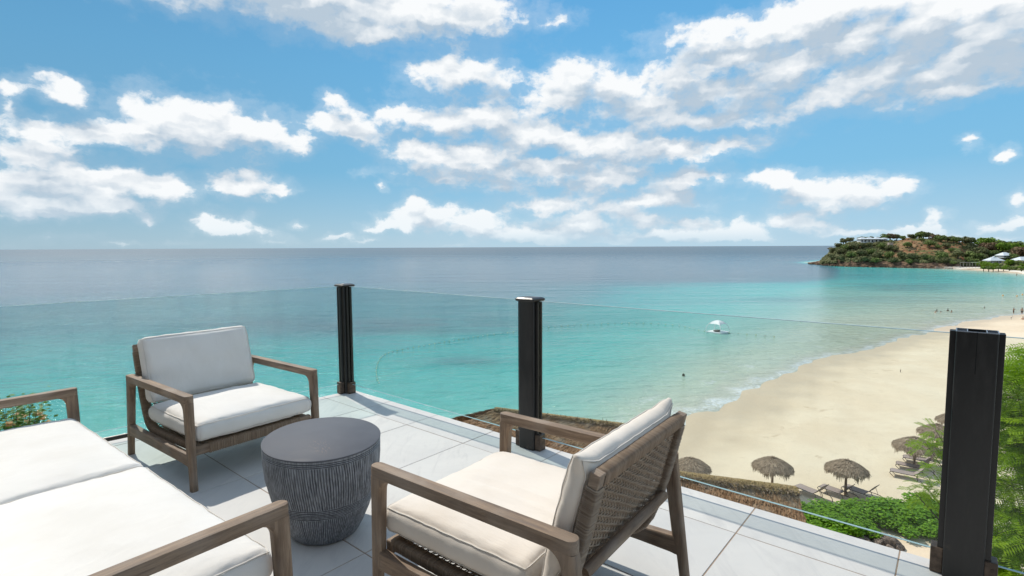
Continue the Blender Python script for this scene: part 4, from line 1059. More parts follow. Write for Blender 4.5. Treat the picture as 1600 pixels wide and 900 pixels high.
# ------------------------------------------------------------------ thatched roofs below
def thatch_fn(c1, c2, c3):
    def fn(t, p):
        i = t.island(); n = t.noise(t.pos(), 1.1, 5, .65); f = t.noise(t.pos(), 9, 5, .7)
        c = t.mix(i, c1, c2); c = t.mix(t.mapr(n, .48, .66, 0, .8), c, c3); c = t.mix(t.mapr(f, .56, .70, 0, .5), c, (.045, .030, .020))
        t.set(p.inputs['Base Color'], c); t.set(p.inputs['Normal'], t.bump(f, .6, .05))
    return fn
TH_ROOF = mat('brown_thatch', thatch_fn((.19, .105, .055), (.36, .235, .135), (.36, .29, .215)), rough=.9, spec=.15)
TH_RIDGE = mat('tan_thatch_ridge', thatch_fn((.33, .225, .105), (.45, .33, .175), (.36, .27, .12)), rough=.9, spec=.15)
TH_UMB = mat('grey_thatch', thatch_fn((.20, .145, .10), (.47, .37, .27), (.33, .255, .185)), rough=.9, spec=.15)
TIMBER = mat('timber_pole', wood_fn(2), rough=.8)
def thatch_slope(mb, A, B, C, D_, n, ln, lift=.05, rg=None, lay=.35):
    """strands over the slope A-B (top) to D-C (bottom)"""
    nrm = (B - A).cross(D_ - A).normalized()
    if nrm.z < 0: nrm = -nrm
    mb.quad(A, B, C, D_)
    H_ = ((D_ - A).length + (C - B).length) / 2
    rowsn = max(2, int(H_ / lay))
    for i in range(n):
        row = rg.randrange(rowsn + 1); v = (row + rg.uniform(-.35, .35)) / rowsn; v = max(0, min(1, v)); u = rg.random()
        p = A.lerp(B, u).lerp(D_.lerp(C, u), v); dn = (D_.lerp(C, u) - A.lerp(B, u)).normalized(); sd_ = dn.cross(nrm)
        dn = (dn + sd_ * rg.gauss(0, .22)).normalized(); w = rg.uniform(.018, .045); l = ln * rg.uniform(.6, 1.3)
        a = p + nrm * rg.uniform(.0, .03); b = p + dn * l + nrm * (lift * rg.uniform(.3, 1.5))
        mb.quad(a - sd_ * w, a + sd_ * w, b + sd_ * w * .5, b - sd_ * w * .5)
def thatch_building(label, ridgeA, ridgeB, span, eave, hipA, hipB, n, ridge_w):
    r = thing('thatched_building', label, 'building', ((ridgeA + ridgeB) / 2).xy.to_3d(), 0, 'thatched roofs below the terrace')
    o = Vector((r.location.x, r.location.y, 0)); A = ridgeA - o; B = ridgeB - o
    d = (B - A); d.z = 0; d.normalize(); q = Vector((d.y, -d.x, 0))      # q: towards the camera
    if q.y > 0: q = -q
    cs = [A - d * hipA + q * span, B + d * hipB + q * span, B + d * hipB - q * span, A - d * hipA - q * span]
    for c in cs: c.z = eave
    rg = random.Random(len(label))
    faces = [(A, B, cs[1], cs[0]), (B, A, cs[3], cs[2])]
    roof = MB(); rg0 = rg
    base = MB(); base.quad(A, B, cs[1], cs[0]); base.quad(B, A, cs[3], cs[2]); base.tri(A, cs[0], cs[3]); base.tri(B, cs[2], cs[1]); base.quad(*cs)
    ro = base.build('roof', TH_ROOF, r)
    for k, (a, b, c, e) in enumerate(faces):
        s_ = MB(); thatch_slope(s_, a + Vector((0, 0, .03)), b + Vector((0, 0, .03)), c + Vector((0, 0, .03)), e + Vector((0, 0, .03)), n if k == 0 else n // 5, .34, rg=rg); s_.build('thatch_slope', TH_ROOF, ro, kind='stuff')
    for (a, c, e) in ((A, cs[0], cs[3]), (B, cs[1], cs[2])):
        s_ = MB(); thatch_slope(s_, a, a + d * .01, c, e, n // 4, .34, rg=rg); s_.build('thatch_hip', TH_ROOF, ro, kind='stuff')
    # ridge roll
    rr = MB(); m_ = 40; secs = []; sl = (A.z - eave) / span
    for i in range(m_ + 1):
        p = A.lerp(B, i / m_); h = .10 * mn.noise(Vector((i * .6, 0, 0)))
        k_ = ridge_w * sl
        secs.append([p + q * (ridge_w - .02) + Vector((0, 0, -k_ + .01)), p + q * ridge_w + Vector((0, 0, -k_ + .11 + h * .3)), p + q * .10 + Vector((0, 0, .06 + h * .3)), p + Vector((0, 0, .11 + h * .3)), p - q * ridge_w + Vector((0, 0, -k_ + .08))])
    rr.loft(secs)
    for i in range(int(n * .55)):
        u = rg.random(); p = A.lerp(B, u); v = rg.random(); a = p + q * (ridge_w * (.1 + .9 * v)) + Vector((0, 0, .10 - v * ridge_w * sl + rg.uniform(0, .03)))
        e = (q - Vector((0, 0, sl)) + d * rg.gauss(0, .5)).normalized(); l = rg.uniform(.12, .30); w = d * rg.uniform(.012, .03)
        rr.quad(a - w, a + w, a + e * l + w * .5 + Vector((0, 0, rg.uniform(0, .06))), a + e * l - w * .5)
    rr.build('ridge', TH_RIDGE, r)
    lip = MB()
    for i in range(int(n * .22)):
        u = rg.random(); p = A.lerp(B, u) + q * ridge_w * (1.0 + rg.uniform(-.05, .12)) + Vector((0, 0, -ridge_w * sl + .08 + rg.uniform(-.08, .03)))
        e = (q * .5 + d * rg.gauss(0, .9) + Vector((0, 0, rg.gauss(-.2, .35)))).normalized(); l = rg.uniform(.15, .38); w = e.cross(Vector((0, 0, 1))).normalized() * rg.uniform(.01, .025)
        lip.quad(p - w, p + w, p + e * l + w * .4, p + e * l - w * .4)
    lip.build('ragged_lip', TH_UMB, r, kind='stuff')
    zg = 1.1 if eave < 6 else 2.5
    wl = MB(); ins = .8
    wc = [A - d * (hipA - ins) + q * (span - ins), B + d * (hipB - ins) + q * (span - ins), B + d * (hipB - ins) - q * (span - ins), A - d * (hipA - ins) - q * (span - ins)]
    wl.loft([[(c.x, c.y, zg - 1.5) for c in wc], [(c.x, c.y, eave + .02) for c in wc]]); wl.build('wall', PLASTER, r)
    return r
ra, rb_ = at(775, 639, z=7.9), at(1012, 669, z=7.9)
thatch_building('large brown thatched roof directly below the terrace, behind the middle post', ra, rb_, 3.4, 5.8, 4.6, .4, 7000, .05)
ra, rb_ = at(985, 729, z=6.4), at(1243, 763, z=6.4)
thatch_building('lower thatched roof with thick tan ridge beside the green hedge', ra, rb_, 3.0, 4.4, .5, .42, 9000, .20)

# ------------------------------------------------------------------ palapas
def palapa_thatch(seed, R_=1.45, rise=.70):
    rg = random.Random(seed); mb = MB(); ax = rg.uniform(0, 6)
    def prof_(u): return rise * (1 - u) ** 1.0 * (.72 + .28 * (1 - u)) + .16 * math.sin(u * PI)
    n0 = len(mb.v); ns = 20
    for k in range(7):
        u = k / 6
        for j in range(ns):
            a = 2 * PI * j / ns; rr = R_ * u * .93; mb.v.append((rr * math.cos(a), rr * math.sin(a), prof_(u) - .02 - (.03 if k == 6 else 0)))
    for k in range(6):
        for j in range(ns): a_, b_ = n0 + k * ns + j, n0 + k * ns + (j + 1) % ns; mb.f.append((a_, a_ + ns, b_ + ns, b_))
    for i in range(2300):
        lay = rg.choice((0, .18, .36, .52, .66, .78, .84)); u0 = lay + rg.uniform(-.06, .10); u0 = max(0, min(.9, u0)); a = rg.uniform(0, 2 * PI)
        l = rg.uniform(.16, .30); u1 = min(1.03 + rg.uniform(-.03, .05) + .03 * math.sin(a * 5 + ax), u0 + l)
        lump = .035 * mn.noise(Vector((math.cos(a) * 2.5, math.sin(a) * 2.5, u0 * 4 + seed)))
        a2_ = a + rg.gauss(0, .07) ; lift = rg.uniform(.01, .07)
        p = Vector((math.cos(a) * R_ * u0, math.sin(a) * R_ * u0, prof_(u0) + .01 + lump)); q = Vector((math.cos(a2_) * R_ * u1, math.sin(a2_) * R_ * u1, prof_(min(1, u1)) + lift + lump))
        if u1 > .93: q.z -= rg.uniform(.05, .26) * (u1 - .85) * 5
        t_ = Vector((-math.sin(a), math.cos(a), 0)); w = rg.uniform(.012, .035)
        mb.quad(p - t_ * w, p + t_ * w, q + t_ * w * .6, q - t_ * w * .6)
    for i in range(110):       # top tuft
        a = rg.uniform(0, 2 * PI); p = Vector((math.cos(a) * .05, math.sin(a) * .05, rise + .0)); q = p + Vector((math.cos(a) * rg.uniform(.06, .22), math.sin(a) * rg.uniform(.06, .22), rg.uniform(-.02, .09))); t_ = Vector((-math.sin(a), math.cos(a), 0)) * .02
        mb.quad(p - t_, p + t_, q + t_ * .4, q - t_ * .4)
    for i in range(620):       # hanging fringe
        a = rg.uniform(0, 2 * PI); rr = R_ * rg.uniform(.94, 1.0); p = Vector((math.cos(a) * rr, math.sin(a) * rr, .04)); t_ = Vector((-math.sin(a), math.cos(a), 0)); l = rg.uniform(.12, .42) * (1 + .5 * math.sin(a * 7 + ax))
        q = p + Vector((math.cos(a) * .05, math.sin(a) * .05, -l)) + t_ * rg.gauss(0, .05); w = rg.uniform(.014, .034)
        mb.quad(p - t_ * w, p + t_ * w, q + t_ * w * .3, q - t_ * w * .3)
    return mb.mesh('thatch', TH_UMB)
thm = [palapa_thatch(s_) for s_ in (1, 2, 3)]
pm = MB().tube([(0, 0, -2.4), (.01, 0, -1.2), (0, 0, .55)], [.085, .08, .06], 10).mesh('pole', TIMBER, 180)
rbm = MB()
for k in range(10):
    a = 2 * PI * k / 10; rbm.tube([(0, 0, .60), (math.cos(a) * 1.30, math.sin(a) * 1.30, .02)], .022, 5)
rbm = rbm.mesh('rafters', TIMBER, 180)
def palapa(px, ytop, label, wob_=0, s_=.85, D=None, cat='beach umbrella'):
    ztop = 3.38
    q = at(px, ytop, z=ztop) if D is None else at(px, ytop, D=D)
    base = gz(q.x, q.y); r = thing('thatched_umbrella', label, cat, (q.x, q.y, base), wob_, 'thatched umbrellas on the beach')
    h = q.z - base - .82 * s_
    o = obj('thatch', thm[wob_ % 3 if isinstance(wob_, int) else 0], r, (0, 0, h)); o.scale = (s_, s_, s_); o['kind'] = 'stuff'
    o = obj('pole', pm, r, (0, 0, h)); o = obj('rafters', rbm, r, (0, 0, h)); o.scale = (s_ * .98,) * 3
    return r, q
palapa(1208, 712.5, 'thatched beach umbrella standing alone above the end of the lower thatched roof', 1)
palapa(1323.5, 716.5, 'thatched beach umbrella over three loungers, nearest the green hedge', 2)
palapa(1431, 681, 'thatched beach umbrella over the stacked row of loungers left of the big black post', 3, .95)
palapa(1466, 661, 'thatched beach umbrella partly behind the leafy branch, second from the big black post top', 4, .9)
palapa(1493, 643.5, 'thatched beach umbrella mostly hidden, its left edge peeking past the black post', 5, .88)
palapa(1080, 713.5, 'thatched beach umbrella half hidden behind the lower thatched roof and chair leg', 6, .85)
palapa(1590, 588, 'thatched beach umbrella seen through the green tree right of the black post', 7, .88)
palapa(1584, 630, 'thatched umbrella glimpsed low between the tree branches right of the black post', 8, .88)

# ------------------------------------------------------------------ sun loungers
def sling_fn(t, p):
    w = t.noise(t.vm('MULTIPLY', t.coord(), (1, 40, 1)), 6, 2); t.set(p.inputs['Base Color'], t.mix(w, (.30, .235, .215), (.39, .32, .295)))
SLING = mat('taupe_sling', sling_fn, rough=.7, spec=.2); SFRAME = mat('dark_bronze_frame', None, (.060, .048, .040), .45, .3)
def lounger_proto():
    r = thing('sun_lounger', 'x', 'sun lounger', (0, 0, 0), 0, 'sun loungers on the beach')
    # foot at x=0, head at x=1.95
    prof1 = [(0, .30), (.06, .335), (.6, .325), (1.18, .335)]
    s_ = MB(); s_.loft([[(x, y, z + dz) for y, dz in ((-.29, 0), (0, -.015), (.29, 0), (.29, -.02), (0, -.035), (-.29, -.02))] for x, z in prof1]); s_.build('seat_sling', SLING, r, 60)
    pb = [(1.18, .335), (1.40, .54), (1.60, .80), (1.70, .92)]
    s_ = MB(); s_.loft([[(x, y, z + dz) for y, dz in ((-.28, 0), (0, -.02), (.28, 0), (.28, -.02), (0, -.04), (-.28, -.02))] for x, z in pb]); s_.build('backrest', SLING, r, 60)
    for y in (-.31, .31):
        f = MB(); f.tube([(.02, y, .29), (.10, y, .32), (.6, y, .31), (1.2, y, .32), (1.55, y, .33), (1.80, y, .30), (1.92, y, .18), (1.97, y, 0)], .020, 6); f.build('side_rail', SFRAME, r, 180)
        f = MB(); f.tube([(.02, y, .29), (-.01, y, .22), (.10, y, .10), (.22, y, 0)], .018, 6); f.build('leg', SFRAME, r, 180)
        f = MB(); f.tube([(1.30, y, .32), (1.38, y, .12), (1.36, y, 0)], .018, 6); f.build('leg', SFRAME, r, 180)
        f = MB(); f.tube([(1.20, y, .33), (1.41, y * .97, .54), (1.71, y * .95, .93)], .016, 6); f.build('back_frame', SFRAME, r, 180)
        f = MB(); f.tube([(1.52, y * .96, .68), (1.66, y, .33)], .012, 5); f.build('stay', SFRAME, r, 180)
    MB().tube([(1.71, -.30, .93), (1.71, .30, .93)], .016, 6).build('head_bar', SFRAME, r, 180)
    MB().tube([(.02, -.31, .29), (.02, .31, .29)], .018, 6).build('foot_bar', SFRAME, r, 180)
    return r
lp = lounger_proto(); lp.scale = (1.12, 1.12, 1.12); first = [True]
def lounger(fx, fy, ang, label, D=None):
    q = at(fx, fy, z=1.15 + .3) if D is None else at(fx, fy, D=D)
    loc = (q.x, q.y, gz(q.x, q.y) + .0)
    if first[0]: lp.location = loc; lp.rotation_euler = (0, 0, ang); lp['label'] = label; first[0] = False; return lp
    return dup(lp, loc, ang, label)
lounger(1244, 753, R(-60), 'taupe sun lounger nearest the thatched roof end, left of the three under the umbrella')
lounger(1282, 754, R(-56), 'middle taupe sun lounger of the three beside the hedge, left of the umbrella pole')
lounger(1319, 755, R(-58), 'taupe sun lounger directly behind the pole of the umbrella over the hedge')
for i, (x, y, lab) in enumerate([(1391, 731, 'lowest and leftmost taupe lounger of the packed row left of the black post'), (1400, 720, 'second taupe lounger up in the packed row left of the black post'), (1411, 710, 'third taupe lounger up in the packed row, just under the umbrella fringe'),
    (1419, 703, 'fourth taupe lounger in the packed row, behind the umbrella pole'), (1437, 697, 'fifth taupe lounger in the packed row, right of the umbrella pole')]): lounger(x, y, R(-38), lab)
for i, (x, y, lab) in enumerate([(1452, 683, 'taupe lounger under the umbrella with the leafy branch, left one'), (1461, 680, 'taupe lounger under the umbrella with the leafy branch, right one')]): lounger(x, y, R(-50), lab)
wl = dup(lp, at(1570, 579, z=1.5), R(-15), 'pale grey lounger seen through the gap between black post and green tree')
wl.location.z = gz(wl.location.x, wl.location.y)
PALE = mat('pale_sling', None, (.62, .68, .74), .7)
for c in wl.children:
    if c.name.startswith(('seat', 'back')): c.data = c.data.copy(); c.data.materials[0] = PALE
w2 = dup(wl, at(1568, 573.5, z=1.5), R(-15), 'second pale grey lounger just beyond, left edge hidden by the black post'); w2.location.z = wl.location.z

# ------------------------------------------------------------------ sea grape hedge, dry palm, rocks
def round_leaf(mb, p, n, s_, rg):
    u = n.orthogonal().normalized(); w = n.cross(u); a = rg.uniform(0, 6.28); u, w = u * math.cos(a) + w * math.sin(a), w * math.cos(a) - u * math.sin(a)
    k = len(mb.v); pts = [p + u * (s_ * math.cos(t_)) + w * (s_ * .9 * math.sin(t_)) + n * (s_ * .12 * math.cos(2 * t_)) for t_ in [i * PI / 3 for i in range(6)]]
    mb.v += [tuple(q) for q in pts]; mb.f.append(tuple(range(k, k + 6)))
def sea_grape(seed, n, rx, ry, h):
    rg = random.Random(seed); mb = MB(); lumps = [(Vector((rg.uniform(-.7, .7) * rx, rg.uniform(-.6, .6) * ry, h * rg.uniform(.42, .74))), rg.uniform(.30, .52) * min(rx, 1.4)) for _ in range(16)]
    for i in range(n):
        c, r = rg.choice(lumps); d = Vector((rg.gauss(0, 1), rg.gauss(-.15, 1), rg.gauss(.35, .9))).normalized(); p = c + d * r * rg.uniform(.6, 1.12)
        if p.z < .1: p.z = rg.uniform(.1, .4)
        nn = (d * .6 + Vector((rg.gauss(0, .45), rg.gauss(0, .45), .7))).normalized(); round_leaf(mb, p, nn, rg.uniform(.055, .10), rg)
    st = MB()
    for k in range(6):
        a = rg.uniform(0, 6.28); st.tube([(0, 0, -.3), (math.cos(a) * rx * .3, math.sin(a) * ry * .3, h * .35), (math.cos(a) * rx * .6, math.sin(a) * ry * .6, h * .65)], [.05, .035, .015], 5)
    return mb.mesh('foliage', L_SEAGRAPE), st.mesh('stem', BARK, 180)
hm = [sea_grape(k, 4200, 1.5, 1.25, 1.75) for k in range(3)]
hlabs = ['leftmost', 'second', 'third', 'fourth', 'fifth', 'sixth']
HP = [(1272, 800, 'round leaved green shrub at the left end of the hedge, touching the thatched roof'), (1310, 806, 'round leaved green shrub in front of the middle lounger'), (1352, 800, 'round leaved green shrub in front of the umbrella pole and third lounger'),
  (1398, 797, 'tallest round leaved green shrub, in the middle right of the hedge'), (1440, 798, 'round leaved green shrub just left of the big black post base'), (1486, 800, 'round leaved green shrub hidden behind the big black post'),
  (1282, 826, 'darker low shrub at the front left of the hedge, above the dry palm'), (1345, 818, 'low green shrub at the front of the hedge behind the rocks'), (1400, 812, 'low green shrub at the front right of the hedge'), (1450, 818, 'low green shrub right of the rocks, close to the black post')]
for i, (px, py, lab) in enumerate(HP):
    q = at(px, py, z=1.2 + .45); r = thing('sea_grape_shrub', lab, 'shrub', (q.x, q.y, gz(q.x, q.y)), 0, 'green shrubs below the terrace')
    f, st = hm[i % 3]; s_ = (1.0, 1.02, .95, 1.14, 1.12, 1.0, .78, .72, .85, .8)[i]
    a = obj('foliage', f, r); a.scale = (s_, s_, s_ * .52); a.rotation_euler = (0, 0, .9 * i); a['kind'] = 'stuff'; b = obj('stem', st, r); b.scale = (s_, s_, s_ * .52)
ROCK = mat('dark_rock', lambda t, p: (t.set(p.inputs['Base Color'], t.mix(t.mapr(t.noise(t.coord(), 3, 6, .65), .35, .65), (.055, .045, .038), (.27, .21, .165))), t.set(p.inputs['Normal'], t.bump(t.noise(t.coord(), 5, 6, .7), .8, .08))), rough=.85)
def rock_mesh(seed):
    import bmesh
    bm = bmesh.new(); bmesh.ops.create_icosphere(bm, subdivisions=3, radius=1)
    for v in bm.verts:
        k = 1 + .45 * mn.noise(v.co * 1.1 + Vector((seed * 7, 0, 0))) + .12 * mn.noise(v.co * 3.5 + Vector((seed, 0, 0))); v.co *= k; v.co.z *= .62
    me = bpy.data.meshes.new('rock'); bm.to_mesh(me); bm.free(); me.materials.append(ROCK); return me
rms = [rock_mesh(k) for k in range(4)]
RK = [(1334, 826, .42, 'grey green rounded rock beside the dry palm'), (1347, 836, .34, 'pale edged rock right of the dry palm'), (1358, 832, .30, 'brown angular rock below the glass edge'), (1371, 842, .30, 'small dark rock tipped against larger rocks'), (1384, 842, .42, 'large dark brown rock below the glass edge'),
      (1404, 848, .36, 'dark rock at the right end of the pile beside pale sand'), (1394, 853, .26, 'low dark rock closest to the terrace edge'), (1354, 844, .22, 'small pale rock closest to the terrace edge')]
for i, (px, py, s_, lab) in enumerate(RK):
    q = at(px, py, z=1.35); o = obj('rock', rms[i % 4], None, (q.x, q.y, gz(q.x, q.y) + s_ * .25)); o.scale = (s_ * 1.3, s_, s_); o.rotation_euler = (.2 * i, .3 * (i % 3), i * 1.3); tag(o, lab, 'rock', 'rocks below the terrace edge')
q = at(1308, 826, z=1.4); dpn = thing('dry_palm', 'dry brown spiky palm clump between the hedge and the rocks', 'plant', (q.x, q.y, gz(q.x, q.y)))
rg = random.Random(5)
for k in range(30):
    a = rg.uniform(0, 6.28); L_ = rg.uniform(.5, .95); up_ = rg.uniform(.15, .8); mb = MB(); w = Vector((-math.sin(a), math.cos(a), 0)); pts = [Vector((math.cos(a) * L_ * u, math.sin(a) * L_ * u, up_ * L_ * 1.3 * u * (1.25 - u) + .12)) for u in (0, .25, .5, .75, 1)]
    mb.loft([[p - w * .028 * (1 - i * .22) , p + Vector((0, 0, .008)), p + w * .028 * (1 - i * .22)] for i, p in enumerate(pts)], cap=False, close=False); mb.build('leaf', DRY, dpn)

# ------------------------------------------------------------------ feathery tree right of the deck
def frond_mesh(seed, L_=.46, npair=13):
    rg = random.Random(seed); mb = MB(); bend = rg.uniform(-.10, -.02)
    mb.tube([(0, 0, 0), (L_ * .5, 0, bend * .25), (L_, 0, bend)], .0028, 3, cap=False)
    for i in range(npair):
        u = (i + .6) / npair; x = L_ * u; z = bend * u * u; l = .105 * math.sin(PI * min(1, (.16 + .84 * (1 - u * .82)))) ** .6 * rg.uniform(.9, 1.1)
        for s_ in (-1, 1):
            tip = Vector((x + l * .35, s_ * l, z - rg.uniform(0, .022))); b0 = Vector((x - .007, 0, z)); b1 = Vector((x + .009, 0, z)); md = (b0 + tip) / 2
            mb.quad(b0, md + Vector((-.012, 0, .003)), tip, md + Vector((.016, 0, .003)))
    return mb
fm = [frond_mesh(k) for k in range(4)]
farr = [(np.array(f_.v), f_.f) for f_ in fm]
def add_frond(mb, k, M):
    V_, F_ = farr[k]; Mn = np.array(M); n0 = len(mb.v); P_ = V_ @ Mn[:3, :3].T + Mn[:3, 3]; mb.v += [tuple(q) for q in P_.tolist()]; mb.f += [tuple(i + n0 for i in f_) for f_ in F_]
def feather_tree(name, label, cat, base, tips, seed, per=26, spread=.75, trunk_r=.13, fs=.85, group=None):
    """tips: the branch ends; each carries a flat layered spray of fronds"""
    r = thing(name, label, cat, base, 0, group); B0 = Vector(base); rg = random.Random(seed); fol = MB(); lim = MB()
    top = sum((Vector(t_[0]) for t_ in tips), Vector()) / len(tips) - B0; hub = Vector((top.x * .35, top.y * .35, top.z * .52))
    MB().tube([(0, 0, -.8), (hub.x * .4, hub.y * .4, hub.z * .5), hub], [trunk_r * 1.3, trunk_r, trunk_r * .75], 10).build('trunk', BARK, r, 180)
    for tp, sz, n, *f2 in tips:
        f3 = f2[0] if f2 else fs
        t_ = Vector(tp) - B0; mid = hub.lerp(t_, .55) + Vector((0, 0, (t_ - hub).length * .10)); lim.tube([hub, mid, t_], [trunk_r * .22, trunk_r * .10, .004], 5)
        for i in range(n):
            a = rg.uniform(0, 6.28); rr = sz * math.sqrt(rg.random()); c = t_ + Vector((math.cos(a) * rr, math.sin(a) * rr, rg.gauss(0, sz * .22) - rr * .12))
            az_ = a + rg.gauss(0, .5); M = Matrix.Translation(c) @ Matrix.Rotation(az_, 4, 'Z') @ Matrix.Rotation(rg.gauss(.12, .28), 4, 'Y') @ Matrix.Rotation(rg.gauss(0, .35), 4, 'X') @ Matrix.Scale(f3 * rg.uniform(.7, 1.2), 4)
            add_frond(fol, rg.randrange(4), M)
            if i % 9 == 0: lim.tube([t_, t_.lerp(c, .5) + Vector((0, 0, .03)), c], .003, 3, cap=False)
    lim.build('limbs', BARK, r, 180); fol.build('foliage', L_FERN, r, kind='stuff'); return r
rg = random.Random(9); tips = []
bx, by = 8.9, 8.2
for i in range(105):
    px = rg.uniform(1622, 1900); y0 = float(np.interp(px, [1556, 1570, 1590, 1640, 1900], [660, 615, 575, 545, 500])); py = y0 + (rg.random() ** .9) * (960 - y0) + 12; D_ = rg.uniform(6.4, 9.8)
    q = at(px, py, D=D_); tips.append(((q.x, q.y, q.z), .42, 66))
for px, py, D_ in [(1606, 572, 7.2), (1600, 600, 7.4), (1592, 625, 7.6), (1592, 655, 7.6), (1588, 690, 7.6), (1585, 725, 7.5), (1583, 760, 7.4), (1583, 800, 7.2), (1583, 840, 7.1), (1583, 880, 7), (1602, 640, 7.9), (1602, 700, 7.9), (1602, 760, 7.9), (1602, 820, 7.5), (1602, 880, 7.3), (1615, 590, 7.6)]:
    q = at(px, py, D=D_); tips.append(((q.x - 0, q.y, q.z), .20, 60))
for px, py, n, s_ in ((1462, 672, 16, .24), (1446, 692, 6, .14), (1462, 700, 14, .22), (1470, 685, 12, .2), (1476, 730, 14, .22), (1458, 738, 11, .20), (1440, 754, 6, .14), (1428, 768, 4, .10), (1450, 764, 14, .22), (1472, 760, 16, .26), (1438, 780, 5, .12), (1464, 782, 12, .2), (1478, 700, 12, .2)):
    q = at(px, py, D=7.9); tips.append(((q.x, q.y, q.z), s_ * .55, int(n * 1.5), .46))
feather_tree('feathery_tree', 'bright green feathery leaved tree filling the right edge beyond the glass', 'tree', (bx, by, gz(bx, by)), tips, 4, trunk_r=.16)

# ------------------------------------------------------------------ flowering bush on the left
base = at(22, 700, D=5.6); base.z = 13.2
bb = thing('flowering_bush', 'green bush with peach orange flowers at the far left behind the sofa arm', 'bush', base)
rg = random.Random(12); lf = MB(); st = MB(); fl = []
ends = [at(x, y, D=5.6 + rg.uniform(-.3, .3)) - base for x, y in ((8, 632), (20, 628), (35, 624), (45, 631), (58, 640), (66, 624), (62, 650), (30, 640), (18, 645), (40, 650), (10, 652), (28, 655), (50, 628), (5, 640), (55, 658), (70, 662), (25, 634), (-10, 630), (-25, 640), (-5, 660), (-30, 650), (38, 636))]
for e in ends:
    mid = e * .5 + Vector((rg.uniform(-.1, .1), rg.uniform(-.1, .1), .25)); st.tube([(0, 0, -.6), mid, e], [.009, .006, .002], 5)
    for i in range(150):
        u = rg.uniform(.35, 1.02); p = mid.lerp(e, (u - .5) * 2) + Vector((rg.gauss(0, .06), rg.gauss(0, .06), rg.gauss(0, .045))); n = Vector((rg.gauss(0, .5), rg.gauss(-.3, .5), 1)).normalized(); a = rg.uniform(0, 6.28); u_ = Vector((math.cos(a), math.sin(a), rg.uniform(-.3, .2))); w = n.cross(u_).normalized(); s_ = rg.uniform(.022, .036)
        lf.quad(p - u_ * s_, p - w * s_ * .5, p + u_ * s_, p + w * s_ * .5)
lf.build('foliage', L_BOUG, bb, kind='stuff'); st.build('stem', BARK, bb, 180)
for x, y, n in ((83, 623, 3), (58, 648, 7), (66, 654, 5), (42, 651, 4), (27, 650, 3), (14, 665, 8), (25, 664, 5), (32, 656, 3), (73, 660, 3), (45, 662, 4), (62, 645, 4)):
    for k in range(n):
        c = at(x + rg.uniform(-4, 4), y + rg.uniform(-3, 3), D=5.5 + rg.uniform(-.1, .1)) - base; f_ = MB()
        for j in range(3):
            a = j * 2.09 + rg.uniform(0, 1); o_ = Vector((math.cos(a), math.sin(a), .5)).normalized(); w = Vector((-math.sin(a), math.cos(a), 0)); s_ = .034
            f_.quad(c, c + o_ * s_ * .6 + w * s_ * .55, c + o_ * s_ * 1.25, c + o_ * s_ * .6 - w * s_ * .55)
        f_.build('flower', FLOWER, bb)

# ------------------------------------------------------------------ swim raft, buoy line
CANVAS = mat('white_awning', None, (.82, .83, .83), .6)
q = at(1121, 519.5, 0); raft = thing('swim_raft', 'small white floating platform with arched poles and pointed canopy on the turquoise water', 'raft', (q.x, q.y, 0), R(38))
h = 1.55
dk = MB(); dk.loft([rrect(0, 0, h, h, .12, z_) for z_ in (-.15, .22)]); dk.build('deck', CANVAS, raft, 30)
for a in range(4):
    an = PI / 4 + a * PI / 2; R0 = 2.30; pts = []
    for i in range(13): ph = i / 12 * PI / 2; pts.append((math.cos(an) * R0 * math.cos(ph) , math.sin(an) * R0 * math.cos(ph), .15 + 2.25 * math.sin(ph)))
    MB().tube(pts, .055, 6).build('arched_pole', CANVAS, raft, 180)
cv = MB(); NN = 8; n0 = 0
ring0 = []
for lev in range(6):
    u = lev / 5; ph = PI / 2 - u * .82; rr = 2.30 * math.cos(ph); zz = .17 + 2.27 * math.sin(ph); ring = []
    for a in range(4):
        for k in range(NN):
            b = k / NN; p1 = Vector((math.cos(PI / 4 + a * PI / 2), math.sin(PI / 4 + a * PI / 2), 0)) * rr; p2 = Vector((math.cos(PI / 4 + (a + 1) * PI / 2), math.sin(PI / 4 + (a + 1) * PI / 2), 0)) * rr
            p = p1.lerp(p2, b) * (1 - .10 * math.sin(PI * b)); ring.append((p.x, p.y, zz + .10 * math.sin(PI * b) * u))
    ring0.append(ring)
for rg_ in ring0: pass
cv.loft([[(x * 1.0, y, z - .04) for x, y, z in r_] for r_ in ring0[::-1]] , cap=False); cv.build('canopy', CANVAS, raft, 60)
cu = MB(); cu.loft([rrect(.3, .35, .75, .35, .15, z_) for z_ in (.22, .42)]); cu.loft([rrect(-.6, -.3, .3, .6, .15, z_) for z_ in (.22, .38)]); cu.build('cushions', mat('raft_cushion', None, (.13, .12, .10), .8), raft, 40)
ROPE = mat('rope', None, (.45, .50, .40), .8); FLOAT_Y = mat('float_yellow', None, (.62, .62, .36), .5); FLOAT_W = mat('float_pale', None, (.60, .62, .55), .5)
line = [(593, 600), (589, 590), (588, 578), (591, 566), (597, 557), (612, 550), (640, 544), (680, 537), (720, 530), (760, 524), (800, 519), (850, 512), (920, 507), (1000, 505), (1060, 509), (1102, 518), (1140, 520), (1175, 523), (1210, 526)]
pts = [at(x, y, 0) for x, y in line]; bl = thing('buoy_line', 'long curved line of small floats marking the swimming area', 'buoy line', (pts[0].x, pts[0].y, 0)); o = Vector((pts[0].x, pts[0].y, 0))
sm = []
for i in range(len(pts) - 1):
    p0_, p1_, p2_, p3_ = pts[max(0, i - 1)], pts[i], pts[i + 1], pts[min(len(pts) - 1, i + 2)]
    for k in range(8):
        t_ = k / 8; sm.append(((p1_ * 2) + (p2_ - p0_) * t_ + (p0_ * 2 - p1_ * 5 + p2_ * 4 - p3_) * t_ * t_ + (p1_ * 3 - p0_ - p2_ * 3 + p3_) * t_ ** 3) * .5)
sm.append(pts[-1])
